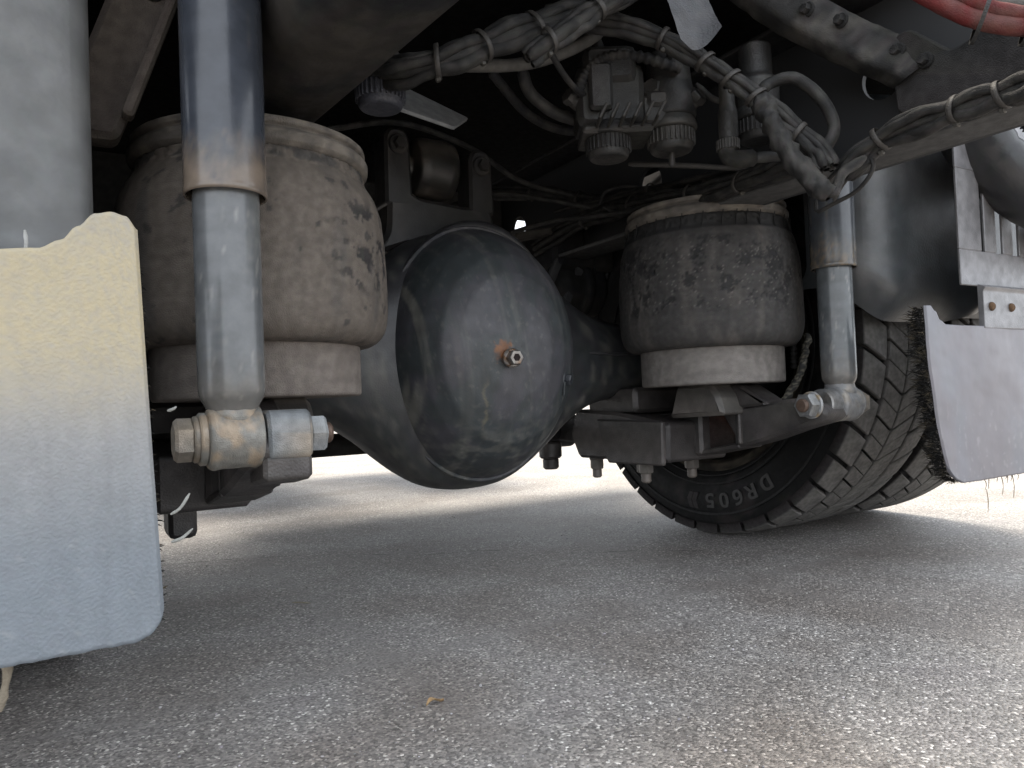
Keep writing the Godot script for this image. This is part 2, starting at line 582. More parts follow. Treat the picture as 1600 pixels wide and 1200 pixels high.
	var brown := two(lin(0.048, 0.041, 0.036), lin(0.078, 0.066, 0.057), 22.0, 0.0, 0.3, 6.0)
	put("arm", bake(s_prism(rounded([Vector2(-0.10, -0.17), Vector2(-0.025, -0.17), Vector2(0.075, 0.10), Vector2(-0.005, 0.10)], 0.012), 0.05, 0.008), brown), mat("dusty", 0.95), arm)
	put("rib", bake(s_box(0.014, 0.24, 0.03, 0.004), brown), mat("dusty", 0.95), arm, Transform3D(Basis(Vector3(0, 0, 1), -0.34), Vector3(0.025, -0.03, 0.032)))
	put("bolt", bake(join([s_cyl(0.014, 0.01, 16), xf(s_hex(0.010, 0.016), at(0, 0.008, 0))]), lin(0.02, 0.02, 0.02)), mat("chassis", 0.62), arm, Transform3D(AX_Z, Vector3(0.02, 0.035, 0.027)))

func web(pos: Vector3, length: float, holes: Array, m: Material) -> CSGBox3D:
	var c := CSGBox3D.new()
	c.name = "web"
	c.size = Vector3(0.010, 0.31, length)
	c.position = pos
	var plain := StandardMaterial3D.new()
	plain.resource_name = "web_paint"
	plain.albedo_color = lin(0.028, 0.029, 0.031).linear_to_srgb()
	plain.roughness = 0.7
	c.material = plain
	for h in holes:
		var k := CSGCylinder3D.new()
		k.name = "hole"
		k.operation = CSGShape3D.OPERATION_SUBTRACTION
		k.radius = 0.042
		k.height = 0.1
		k.sides = 32
		k.rotation = Vector3(0, 0, PI / 2)
		k.position = Vector3(0, h.y - pos.y, h.x - pos.z)
		k.material = plain
		c.add_child(k, true)
	return c

# ---------------------------------------------------------------- drive axle
func build_axle() -> void:
	var axle := thing("drive_axle", "dark blue-grey drive axle with round banjo housing and domed cover", "axle", Vector3(0, 0.5, 0))
	var m := mat("axle", 0.45, 0.0, 0.5, 0.35, 0.015)
	var hs := [0.298, 0.295, 0.283, 0.256, 0.218, 0.176, 0.144, 0.122, 0.109, 0.101, 0.096, 0.092, 0.092, 0.092, 0.092, 0.092, 0.092]
	var ds := [0.15, 0.149, 0.146, 0.142, 0.137, 0.130, 0.122, 0.112, 0.102, 0.095, 0.092, 0.091, 0.091, 0.091, 0.091, 0.091, 0.091]
	var dirt := func(p: Vector3) -> Color:
		var streak := fb(Vector3(p.x * 26.0, p.y * 3.0, p.z * 26.0), 1.0)
		var low := smoothstep(0.05, -0.28, p.y + 0.1 * fb(p, 8.0))
		var t := clampf(0.28 * smoothstep(0.1, 0.5, streak) + 0.22 * low * (0.6 + fb(p, 25.0)) + 0.25 * smoothstep(0.25, 0.55, fb(p, 11.0)), 0.0, 1.0)
		return lin(0.036, 0.039, 0.042).lerp(lin(0.20, 0.19, 0.165), t)
	put("housing", grid(64, 120, func(u: float, v: float) -> Vector3:
		var x := lerpf(0.78, -0.78, v)
		var k := absf(x) / 0.05
		var i := mini(int(k), 15)
		var h := cubic_interpolate(hs[i], hs[i + 1], hs[maxi(i - 1, 0)], hs[mini(i + 2, 16)], k - i)
		var d := cubic_interpolate(ds[i], ds[i + 1], ds[maxi(i - 1, 0)], ds[mini(i + 2, 16)], k - i)
		var e := lerpf(0.75, 0.92, smoothstep(0.25, 0.45, absf(x)))
		var a := TAU * u
		var c := cos(a)
		var s := sin(a)
		return Vector3(x, h * signf(s) * pow(absf(s), e), d * signf(c) * pow(absf(c), e)), dirt, true), m, axle)
	# domed cover on the rear face
	var dome_prof := even(soft([Vector2(0.288, 0.07), Vector2(0.288, 0.105), Vector2(0.284, 0.109), Vector2(0.279, 0.106), Vector2(0.277, 0.112), Vector2(0.271, 0.132), Vector2(0.255, 0.168), Vector2(0.232, 0.203), Vector2(0.198, 0.235), Vector2(0.155, 0.258), Vector2(0.10, 0.274), Vector2(0.05, 0.281), Vector2(0.001, 0.283)], 0.008), 0.004)
	var cover := func(p: Vector3) -> Color:   # lathe axes: y is backwards, z is down
		var q := Vector3(p.x, -p.z, p.y)
		var t: float = 0.0
		var streak := fb(Vector3(q.x * 30.0 + q.y * 4.0, q.y * 2.6, 0.0), 1.0)
		var rim := smoothstep(0.20, 0.27, Vector2(q.x, q.y).length())
		t += 0.42 * smoothstep(0.10, 0.5, streak) * (0.30 + 1.2 * rim)
		t += 0.35 * smoothstep(-0.10, -0.24, q.y) * smoothstep(-0.1, 0.4, fb(Vector3(q.x, q.y * 2.6, 3.0), 16.0))
		t += 0.16 * smoothstep(0.36, 0.5, fb(q + Vector3(4, 0, 0), 38.0))
		var base := lin(0.046, 0.053, 0.056).lerp(lin(0.060, 0.060, 0.070), smoothstep(-0.2, 0.3, fb(q, 6.0)))
		var c := base.lerp(lin(0.21, 0.205, 0.18), clampf(t, 0.0, 0.9))
		var rust := smoothstep(0.024, 0.009, Vector2(q.x * 0.80 + 0.040, (q.y + 0.008) * 0.9).length() + 0.014 * fb(q, 60.0))
		var run := smoothstep(0.006, 0.001, absf(q.x + 0.10 + 0.05 * q.y + 0.012 * fb(q, 22.0))) * smoothstep(-0.05, -0.10, q.y) * smoothstep(-0.19, -0.14, q.y)
		return c.lerp(lin(0.20, 0.085, 0.035), rust).lerp(lin(0.26, 0.22, 0.13), 0.32 * run)
	put("dome_cover", turned(dome_prof, 220, cover), mat("dome", 0.50, 0.0, 0.5, 0.35, 0.012), axle, Transform3D(AX_Z * Basis.from_scale(Vector3(0.80, 1.0, 1.0)), Vector3(0.008, 0.012, 0)))
	var steel := lin(0.34, 0.32, 0.30)
	var plug := put("filler_plug", bake(join([s_cyl(0.020, 0.010, 24), xf(s_hex(0.0165, 0.018), at(0, 0.012, 0))]), two(steel, lin(0.2, 0.12, 0.07), 60.0, 0.2, 0.2)), mat("steel", 0.42, 0.75, 0.5, 0.1, 0.03), axle, Transform3D(along(Vector3(-0.05, 0, 1), Vector3.ZERO).basis, Vector3(-0.022, -0.012, 0.292)))
	put("socket", bake(s_cyl(0.008, 0.004, 6, 0.001), lin(0.02, 0.015, 0.012)), mat("chassis", 0.62), plug, at(0, 0.0205, 0))
	var lv := put("level_plug", bake(join([s_cyl(0.021, 0.006, 24), xf(s_hex(0.013, 0.014), at(0, 0.008, 0))]), lin(0.045, 0.05, 0.055)), m, axle, Transform3D(along(Vector3(0.62, -0.15, 0.75), Vector3.ZERO).basis, Vector3(0.142, -0.055, 0.240)))
	put("plug_tab", bake(s_box(0.008, 0.03, 0.004, 0.001), lin(0.05, 0.055, 0.06)), m, lv, Transform3D(AX_Z, Vector3(-0.014, 0.004, 0.018)))
	# welded seams on the tubes
	for s in [-1.0, 1.0]:
		put("weld_seam", tube([Vector3(s * 0.30, 0.012, 0.120), Vector3(s * 0.36, 0.010, 0.112), Vector3(s * 0.44, 0.010, 0.099), Vector3(s * 0.60, 0.010, 0.093)], 0.0035, lin(0.06, 0.062, 0.066), 8, 0.001), m, axle)
	# pivot bracket with two lugs and a bush
	var lugc := two(lin(0.036, 0.035, 0.035), lin(0.07, 0.065, 0.06), 10.0, 0.1, 0.3, 1.0)
	var saddle := func(v0: Vector2) -> Vector2: return v0
	put("saddle", bake(s_prism(rounded([Vector2(-0.185, 0.245), Vector2(-0.155, 0.30), Vector2(-0.15, 0.40), Vector2(-0.095, 0.40), Vector2(-0.075, 0.385), Vector2(0.05, 0.375), Vector2(0.075, 0.38), Vector2(0.118, 0.38), Vector2(0.128, 0.33), Vector2(0.185, 0.245), Vector2(0.10, 0.275), Vector2(0.0, 0.285), Vector2(-0.10, 0.275)], 0.02), 0.10, 0.010), lugc), m, axle, at(0, 0, -0.058))
	put("neck_ring", grid(60, 10, func(u: float, v: float) -> Vector3:
		var a := lerpf(deg_to_rad(40), deg_to_rad(118), u)
		var b := TAU * v
		var r := 0.296 - 0.012 + 0.030 * sin(PI * u) * (0.4 + 0.6 * cos(b))
		return Vector3(0.01 + r * 0.88 * cos(a), 0.008 + r * sin(a), 0.075 - 0.025 * sin(b)), dirt), m, axle)
	for k in 2:
		var x: float = [-0.124, 0.093][k]
		var top: float = [0.542, 0.518][k]
		var lug := put("lug", bake(s_prism(rounded([Vector2(-0.034, 0.36), Vector2(0.034, 0.36), Vector2(0.030, top - 0.02), Vector2(0.018, top), Vector2(-0.018, top), Vector2(-0.032, top - 0.02)], 0.012), 0.075, 0.007), lugc), m, axle, at(x, 0, -0.045))
		put("pin", bake(join([s_cyl(0.024, 0.010, 28), xf(s_hex(0.015, 0.014), at(0, 0.010, 0))]), lugc), m, lug, Transform3D(AX_Z, Vector3(0.0, top - 0.040, 0.04)))
	put("pivot_bush", bake(s_lathe(soft([Vector2(0.0, -0.07), Vector2(0.030, -0.07), Vector2(0.030, -0.055), Vector2(0.068, -0.05), Vector2(0.074, -0.03), Vector2(0.074, 0.03), Vector2(0.068, 0.05), Vector2(0.03, 0.055), Vector2(0.03, 0.07), Vector2(0.0, 0.07)], 0.006), 40), two(lin(0.03, 0.028, 0.027), lin(0.09, 0.08, 0.07), 12.0, 0.1, 0.3)), m, axle, Transform3D(AX_X, Vector3(-0.022, 0.468, -0.06)))
	put("pinion_nose", bake(s_lathe(soft([Vector2(0.0, 0.0), Vector2(0.06, 0.0), Vector2(0.07, 0.10), Vector2(0.13, 0.18), Vector2(0.17, 0.35)], 0.02), 32), lin(0.03, 0.032, 0.035)), m, axle, Transform3D(AX_Z, Vector3(0, 0.0, -0.48)))
	for s in [-1.0, 1.0]:
		put("backing_plate", bake(s_cyl(0.205, 0.022, 48, 0.004), dirt), m, axle, Transform3D(AX_X, Vector3(s * 0.70, 0, 0)))

# ---------------------------------------------------------------- trailing arms
func build_arms() -> void:
	var body := two(lin(0.036, 0.033, 0.033), lin(0.088, 0.080, 0.075), 11.0, 0.1, 0.35, 4.0)
	for s in [-1.0, 1.0]:
		var left: bool = s < 0
		var arm := thing("suspension_arm", "dark left suspension arm ending under the crusted shock absorber eye" if s < 0 else "dark right suspension arm with clamp nuts below, in front of the tyre", "suspension arm", Vector3(s * 0.525, 0, 0), "suspension arms")
		var m := mat("arm", 0.55, 0.0, 0.5, 0.3, 0.05)
		var rear := rounded([Vector2(0.365, 0.272), Vector2(0.44, 0.290), Vector2(0.53, 0.318), Vector2(0.60, 0.336), Vector2(0.612, 0.350), Vector2(0.60, 0.372), Vector2(0.53, 0.384), Vector2(0.44, 0.374), Vector2(0.365, 0.366)], 0.012)
		put("rear_beam", bake(s_prism(rear, 0.080, 0.007), body), m, arm, Transform3D(SIDE, Vector3(s * 0.032, 0, 0)))
		var front := rounded([Vector2(-0.36, 0.275), Vector2(-0.22, 0.268), Vector2(-0.13, 0.256), Vector2(0.06, 0.246), Vector2(0.268, 0.252), Vector2(0.268, 0.362), Vector2(0.02, 0.348), Vector2(-0.14, 0.365), Vector2(-0.33, 0.345)], 0.012)
		put("front_part", bake(s_prism(front, 0.085, 0.007), body), m, arm, Transform3D(SIDE, Vector3(s * 0.030, 0, 0)))
		put("web", bake(s_prism(rounded([Vector2(0.26, 0.255), Vector2(0.375, 0.275), Vector2(0.375, 0.362), Vector2(0.26, 0.358)], 0.004), 0.030, 0.004), two(lin(0.12, 0.045, 0.025), lin(0.035, 0.03, 0.03), 16.0, 0.05, 0.3, 3.0)), mat("dusty", 0.95), arm, Transform3D(SIDE, Vector3(s * 0.032, 0, 0)))
		put("gusset", bake(s_prism(rounded([Vector2(0.345, 0.362), Vector2(0.47, 0.372), Vector2(0.455, 0.384), Vector2(0.395, 0.418), Vector2(0.345, 0.422)], 0.008), 0.07, 0.006), body), m, arm, Transform3D(SIDE, Vector3(s * 0.02, 0, 0)))
		put("gusset", bake(s_prism(rounded([Vector2(0.375, 0.36), Vector2(0.375, 0.29), Vector2(0.325, 0.36)], 0.004), 0.012, 0.003), body), m, arm, Transform3D(SIDE, Vector3(s * 0.002, 0, 0)))
		put("lower_flange", bake(s_prism(rounded([Vector2(0.255, 0.251), Vector2(0.38, 0.274), Vector2(0.38, 0.288), Vector2(0.255, 0.264)], 0.003), 0.080, 0.003), body), m, arm, Transform3D(SIDE, Vector3(s * 0.032, 0, 0)))
		put("upper_flange", bake(s_prism(rounded([Vector2(0.255, 0.345), Vector2(0.38, 0.350), Vector2(0.38, 0.368), Vector2(0.255, 0.363)], 0.003), 0.080, 0.003), body), m, arm, Transform3D(SIDE, Vector3(s * 0.032, 0, 0)))
		put("stiffener", bake(s_box(0.090, 0.080, 0.010, 0.003), body), m, arm, at(s * 0.028, 0.324, 0.388))
		var wide := 0.20 if not left else 0.15
		var cx: float = 0.0 if not left else s * 0.072
		put("clamp_block", bake(s_prism(rounded([Vector2(-0.115, 0.238), Vector2(0.245, 0.240), Vector2(0.250, 0.335), Vector2(0.06, 0.362), Vector2(-0.12, 0.372), Vector2(-0.15, 0.30)], 0.012), wide, 0.008), body), m, arm, Transform3D(SIDE, Vector3(cx, 0, 0)))
		if not left:
			put("clamp_rib", bake(s_prism(rounded([Vector2(0.03, 0.232), Vector2(0.240, 0.234), Vector2(0.244, 0.340), Vector2(-0.01, 0.345)], 0.008), 0.014, 0.004), body), m, arm, Transform3D(SIDE, Vector3(-s * 0.106, 0, 0)))
		put("axle_seat", bake(s_box(0.19 if not left else 0.15, 0.065, 0.20, 0.01), body), m, arm, at(cx, 0.392, 0.03))
		put("spring_seat", bake(s_prism(rounded([Vector2(0.225, 0.345), Vector2(0.40, 0.352), Vector2(0.385, 0.40), Vector2(0.36, 0.424), Vector2(0.255, 0.424), Vector2(0.245, 0.40)], 0.012), 0.15, 0.01), two(lin(0.085, 0.08, 0.075), lin(0.17, 0.155, 0.14), 16.0, 0.0, 0.3, 2.0)), m, arm, Transform3D(SIDE, Vector3.ZERO))
		if left:
			put("stop_block", bake(s_box(0.05, 0.075, 0.09, 0.008), body), m, arm, at(-0.082, 0.205, 0.0))
		for q in [Vector2(-0.078, -0.06), Vector2(-0.078, 0.14), Vector2(0.078, -0.06), Vector2(0.078, 0.14)]:
			if left:
				continue
			var nut := put("clamp_nut", bake(join([s_hex(0.019, 0.026), xf(s_cyl(0.021, 0.006, 24), at(0, 0.014, 0))]), two(lin(0.11, 0.10, 0.09), lin(0.18, 0.165, 0.15), 30.0, 0.0, 0.3, q.x * 9)), m, arm, at(q.x, 0.222, q.y))
			put("stud_end", bake(s_cyl(0.0125, 0.026, 20, 0.004), two(lin(0.16, 0.14, 0.125), lin(0.22, 0.19, 0.17), 40.0, 0.0, 0.3)), m, nut, at(0, -0.024, 0))
		put("pivot_boss", bake(join([s_cyl(0.034, 0.05, 24, 0.006), xf(s_cyl(0.024, 0.035, 24, 0.006), at(0, -0.04, 0))]), body), m, arm, at(-s * 0.075, 0.252, -0.29))
		put("front_bush", bake(s_cyl(0.06, 0.16, 30, 0.01), body), m, arm, Transform3D(AX_X, Vector3(0, 0.31, -0.40)))
		put("front_beam", bake(s_prism(rounded([Vector2(-1.15, 0.42), Vector2(-0.38, 0.27), Vector2(-0.33, 0.34), Vector2(-1.12, 0.50)], 0.02), 0.08, 0.008), body), m, arm, Transform3D(SIDE, Vector3.ZERO))
		# boss that the shock absorber bolt goes through
		if left:
			put("bolt_boss", bake(s_prism(rounded([Vector2(-0.034, -0.03), Vector2(0.0, -0.036), Vector2(0.034, -0.03), Vector2(0.036, 0.004), Vector2(0.026, 0.032), Vector2(-0.026, 0.032), Vector2(-0.036, 0.004)], 0.012), 0.056, 0.004), two(lin(0.20, 0.215, 0.225), lin(0.36, 0.31, 0.25), 26.0, 0.15, 0.25, 5.0)), mat("corroded", 0.55, 0.25, 0.5, 0.15, 0.05), arm, Transform3D(SIDE, Vector3(s * 0.021, 0.370, 0.578)))
			put("boss_stem", bake(s_prism(rounded([Vector2(0.52, 0.300), Vector2(0.606, 0.312), Vector2(0.606, 0.345), Vector2(0.52, 0.36)], 0.008), 0.062, 0.005), body), m, arm, Transform3D(SIDE, Vector3(s * 0.024, 0, 0)))
		else:
			put("bolt_boss", bake(s_cyl(0.031, 0.052, 40, 0.003), two(lin(0.34, 0.35, 0.36), lin(0.26, 0.25, 0.235), 20.0, 0.1, 0.3)), mat("steel", 0.42, 0.75), arm, Transform3D(AX_X, Vector3(0.044, 0.370, 0.578)))

# ---------------------------------------------------------------- air springs
func build_springs() -> void:
	var prof_left := even(soft([Vector2(0.150, 0.502), Vector2(0.172, 0.501), Vector2(0.190, 0.506), Vector2(0.205, 0.522), Vector2(0.212, 0.55), Vector2(0.2125, 0.60), Vector2(0.2110, 0.65), Vector2(0.2085, 0.69), Vector2(0.2045, 0.72), Vector2(0.197, 0.742), Vector2(0.187, 0.758), Vector2(0.180, 0.768), Vector2(0.178, 0.785), Vector2(0.172, 0.789)], 0.02), 0.0035)
	var prof := even(soft([Vector2(0.150, 0.502), Vector2(0.172, 0.501), Vector2(0.190, 0.506), Vector2(0.203, 0.522), Vector2(0.209, 0.55), Vector2(0.2095, 0.62), Vector2(0.207, 0.68), Vector2(0.203, 0.72), Vector2(0.194, 0.752), Vector2(0.185, 0.764), Vector2(0.184, 0.785), Vector2(0.178, 0.789)], 0.01), 0.0035)
	for s in [-1.0, 1.0]:
		var left: bool = s < 0
		var sp := thing("air_spring", "large left air spring bellows coated in light brown dust" if left else "right air spring bellows, dark cracked rubber worn through in patches", "air spring", Vector3(s * 0.517, 0, 0.308), "air springs")
		var wear := func(p: Vector3) -> float:   # 1 where the skin has crumbled away
			var band := smoothstep(0.56, 0.60, p.y) * smoothstep(0.735, 0.70, p.y)
			if left:
				var ang := atan2(p.z, p.x)
				band *= smoothstep(0.75, 0.2, absf(ang - 0.72))
				return band * smoothstep(0.12, 0.28, fb(p + Vector3(9, 0, 2), 20.0) + 0.25 * fb(p, 70.0))
			return smoothstep(0.56, 0.59, p.y) * smoothstep(0.745, 0.73, p.y) * smoothstep(0.16, 0.34, fb(p + Vector3(3, 0, 0), 13.0) + 0.5 * fb(p, 75.0) + 0.25 * smoothstep(0.62, 0.70, p.y) - 0.12)
		var bump := func(p: Vector3) -> float:
			var d := 0.0009 * fb(p, 22.0)
			if p.y > 0.766:
				d += 0.0016 * signf(fb(Vector3(atan2(p.z, p.x) * 9.0, p.y * 30.0, 0), 2.0)) * 0.7
				return d
			return d - 0.0026 * float(wear.call(p)) * (0.65 + 0.7 * fb(p, 160.0))
		var skin := func(p: Vector3) -> Color:
			var w: float = wear.call(p)
			var streak := fb(Vector3(p.x * 14.0, p.y * 2.4, p.z * 14.0), 1.0)
			var mott := 0.5 * fb(p, 60.0)
			var c: Color
			if left:
				c = lin(0.140, 0.121, 0.104).lerp(lin(0.100, 0.091, 0.083), smoothstep(-0.1, 0.6, streak)) * (1.0 + 0.25 * mott)
				c = c.lerp(lin(0.045, 0.043, 0.042), w)
				c = c.lerp(lin(0.07, 0.066, 0.062), smoothstep(0.766, 0.772, p.y) * smoothstep(-0.15, 0.25, fb(p, 16.0)))
				c = c.lerp(lin(0.06, 0.057, 0.054), 0.8 * smoothstep(0.44, 0.5, fb(p + Vector3(0, 7, 0), 19.0)))
			else:
				c = lin(0.056, 0.054, 0.053).lerp(lin(0.086, 0.080, 0.075), smoothstep(-0.2, 0.6, streak + 0.4 * fb(p, 10.0))) * (1.0 + 0.3 * mott)
				c = c.lerp(lin(0.026, 0.026, 0.027), w * 0.85)
				c = c.lerp(lin(0.17, 0.16, 0.15), 0.6 * smoothstep(0.42, 0.55, fb(p, 120.0)) * smoothstep(0.56, 0.6, p.y) * smoothstep(0.75, 0.7, p.y))
				c = c.lerp(lin(0.033, 0.033, 0.034), smoothstep(0.752, 0.757, p.y))
			return c
		put("bellows", turned(prof_left if left else prof, 340, skin, bump), mat("rubber", 0.8, 0.0, 0.35, 0.16, 0.05), sp)
		var alum := two(lin(0.185, 0.162, 0.145), lin(0.225, 0.20, 0.18), 5.0, 0.0, 0.5, 4.0 + s) if left else two(lin(0.19, 0.177, 0.165), lin(0.225, 0.21, 0.197), 6.0, 0.0, 0.5, 4.0 + s)
		put("piston", turned(even(soft([Vector2(0.001, 0.421), Vector2(0.160, 0.421), Vector2(0.1635, 0.425), Vector2(0.1635, 0.52), Vector2(0.15, 0.525)], 0.003), 0.008), 120, alum), mat("dusty", 0.95), sp)
		put("bead_ring", turned(even(soft([Vector2(0.170, 0.785), Vector2(0.178, 0.787), Vector2(0.186, 0.793), Vector2(0.187, 0.806), Vector2(0.181, 0.812), Vector2(0.176, 0.811), Vector2(0.176, 0.816), Vector2(0.182, 0.819), Vector2(0.182, 0.828), Vector2(0.14, 0.831), Vector2(0.001, 0.831)], 0.003), 0.004), 120, two(lin(0.12, 0.11, 0.10), lin(0.20, 0.18, 0.155), 20.0, 0.0, 0.35, 8.0 * s), func(p: Vector3) -> float: return 0.0009 * fb(p, 30.0)), mat("dusty", 0.95), sp)
		if not left:
			put("plate_ear", bake(s_prism(rounded([Vector2(-0.03, -0.03), Vector2(0.035, -0.022), Vector2(0.05, 0.0), Vector2(0.035, 0.03), Vector2(-0.03, 0.03)], 0.012), 0.022, 0.005), lin(0.10, 0.095, 0.09)), mat("dusty", 0.95), sp, Transform3D(FLAT, Vector3(0.182, 0.803, 0.05)))
			# cord wraps pressed round the neck
			for k in 34:
				var a := TAU * k / 34.0 + 0.05 * sin(k * 5.1)
				var d := Vector3(cos(a), 0, sin(a))
				var e := Vector3(-sin(a), 0, cos(a)) * 0.006
				put("cord", tube([d * 0.189 + Vector3(0, 0.7905, 0), d * 0.1875 + e * 0.5 + Vector3(0, 0.774, 0), d * 0.192 + e + Vector3(0, 0.7565, 0)], 0.0014, lin(0.02, 0.02, 0.021), 6, 0.0, 0.006), mat("rubber", 0.8), sp)

# ---------------------------------------------------------------- shock absorbers
func build_shocks() -> void:
	for s in [-1.0, 1.0]:
		var left: bool = s < 0
		var sh := thing("shock_absorber", "left shock absorber, nearest grey tube with a crusted lower eye and bolt" if left else "right shock absorber beside the tyre, with rust band on its dust tube", "shock absorber", Vector3(s * 0.610, 0.369, 0.578), "shock absorbers")
		var m := mat("shock", 0.27, 0.0, 0.55, 0.3, 0.004)
		var rl := 0.0405 if left else 0.0355
		var ru := 0.0500 if left else 0.0455
		var yb := 0.305 if left else 0.285
		var blue := lin(0.126, 0.135, 0.142) if left else lin(0.105, 0.115, 0.125)
		var deep := lin(0.050, 0.058, 0.072) if left else lin(0.065, 0.074, 0.084)
		var low := func(p: Vector3) -> Color:
			var t := smoothstep(0.0, 0.5, fb(Vector3(p.x * 20.0, p.y * 5.0, p.z * 20.0), 1.0) + 0.4 * fb(p, 60.0))
			var scuff := smoothstep(0.44, 0.56, fb(Vector3(p.x * 60.0, p.y * 16.0, p.z * 60.0), 1.0))
			var grime := smoothstep(0.12, 0.04, p.y + 0.03 * fb(p, 40.0))
			return blue.lerp(lin(0.19, 0.195, 0.195), 0.5 * t).lerp(lin(0.30, 0.30, 0.29), 0.5 * scuff).lerp(lin(0.17, 0.15, 0.125), 0.5 * grime)
		put("lower_tube", turned(even(soft([Vector2(0.001, 0.030), Vector2(rl * 0.72, 0.031), Vector2(rl * 0.80, 0.040), Vector2(rl * 0.97, 0.052), Vector2(rl, 0.064), Vector2(rl, 0.42), Vector2(0.01, 0.422)], 0.006), 0.008), 64, low), m, sh)
		var upc := func(p: Vector3) -> Color:
			var edge := p.y - yb
			var t := smoothstep(0.085, 0.0, edge + 0.05 * fb(p, 14.0) + 0.02 * fb(p, 70.0))
			var run := smoothstep(0.35, 0.5, fb(Vector3(p.x * 40.0, p.y * 6.0, p.z * 40.0), 1.0)) * smoothstep(0.3, 0.0, edge)
			var mud := lin(0.19, 0.155, 0.125) if left else lin(0.17, 0.135, 0.095)
			return deep.lerp(mud, clampf(t * (1.0 if left else (0.55 + 0.9 * fb(p, 90.0))) + 0.4 * run, 0, 1))
		put("dust_tube", turned(even([Vector2(ru - 0.003, yb + 0.03), Vector2(ru - 0.003, yb + 0.001), Vector2(ru, yb), Vector2(ru + 0.0008, yb + 0.004), Vector2(ru, yb + 0.012), Vector2(ru, 0.80), Vector2(0.01, 0.805)], 0.008), 72, upc), m, sh)
		var mud_eye := two(lin(0.24, 0.235, 0.215), lin(0.36, 0.29, 0.215), 24.0, 0.12, 0.25, 3.0) if left else two(lin(0.22, 0.225, 0.23), lin(0.30, 0.28, 0.25), 20.0, 0.1, 0.3, 2.0)
		var ec := mat("corroded", 0.55, 0.25, 0.5, 0.15, 0.05)
		var er := 0.040 if left else 0.0385
		put("lower_eye", turned(even(soft([Vector2(0.001, -0.033), Vector2(er - 0.010, -0.033), Vector2(er - 0.003, -0.031), Vector2(er, -0.026), Vector2(er - 0.0015, -0.012), Vector2(er - 0.0015, 0.02), Vector2(er, 0.026), Vector2(er - 0.002, 0.032), Vector2(er - 0.01, 0.033), Vector2(0.001, 0.033)], 0.002), 0.004), 64, mud_eye, func(p: Vector3) -> float: return 0.0010 * fb(p, 55.0)), ec, sh, Transform3D(AX_X, Vector3.ZERO))
		put("eye_neck", turned(even(soft([Vector2(0.030, 0.015), Vector2(0.033, 0.027), Vector2(0.030, 0.036), Vector2(0.028, 0.046)], 0.004), 0.003), 40, mud_eye, func(p: Vector3) -> float: return 0.0012 * fb(p, 50.0)), ec, sh)
		# the bolt: head outside, nut inside
		put("washer", bake(s_cyl(0.033, 0.010, 36, 0.002), mud_eye), ec, sh, Transform3D(AX_X, Vector3(s * 0.037, 0, 0)))
		put("washer", bake(s_cyl(0.029, 0.008, 36, 0.002), two(lin(0.22, 0.20, 0.17), lin(0.30, 0.25, 0.19), 30.0, 0.0, 0.3)), ec, sh, Transform3D(AX_X, Vector3(s * 0.0445, 0, 0)))
		put("bolt_head", bake(s_hex(0.027, 0.024, 0.004), two(lin(0.26, 0.24, 0.21), lin(0.33, 0.28, 0.22), 30.0, 0.0, 0.3)), ec, sh, Transform3D(AX_X, Vector3(s * 0.058, 0, 0)))
		var bright := lin(0.30, 0.32, 0.335) if left else lin(0.36, 0.37, 0.38)
		var nx: float = s * -0.096 if left else -0.108
		put("washer", bake(s_cyl(0.028, 0.006, 36, 0.002), two(bright, lin(0.36, 0.28, 0.18), 40.0, 0.1, 0.3)), ec, sh, Transform3D(AX_X, Vector3(s * -0.0885 if left else -0.0955, 0, 0)))
		var nut := put("nut", bake(s_hex(0.026, 0.024, 0.004), two(bright, lin(0.30, 0.30, 0.29), 30.0, 0.1, 0.3)), ec if left else mat("steel", 0.42, 0.75), sh, Transform3D(AX_X * Basis(Vector3.UP, 0.5), Vector3(s * -0.104 if left else nx, 0, 0)))
		put("bolt_end", bake(s_cyl(0.014, 0.012, 20, 0.003), lin(0.12, 0.08, 0.06)), ec, nut, at(0, (0.016 if left else -0.014), 0))

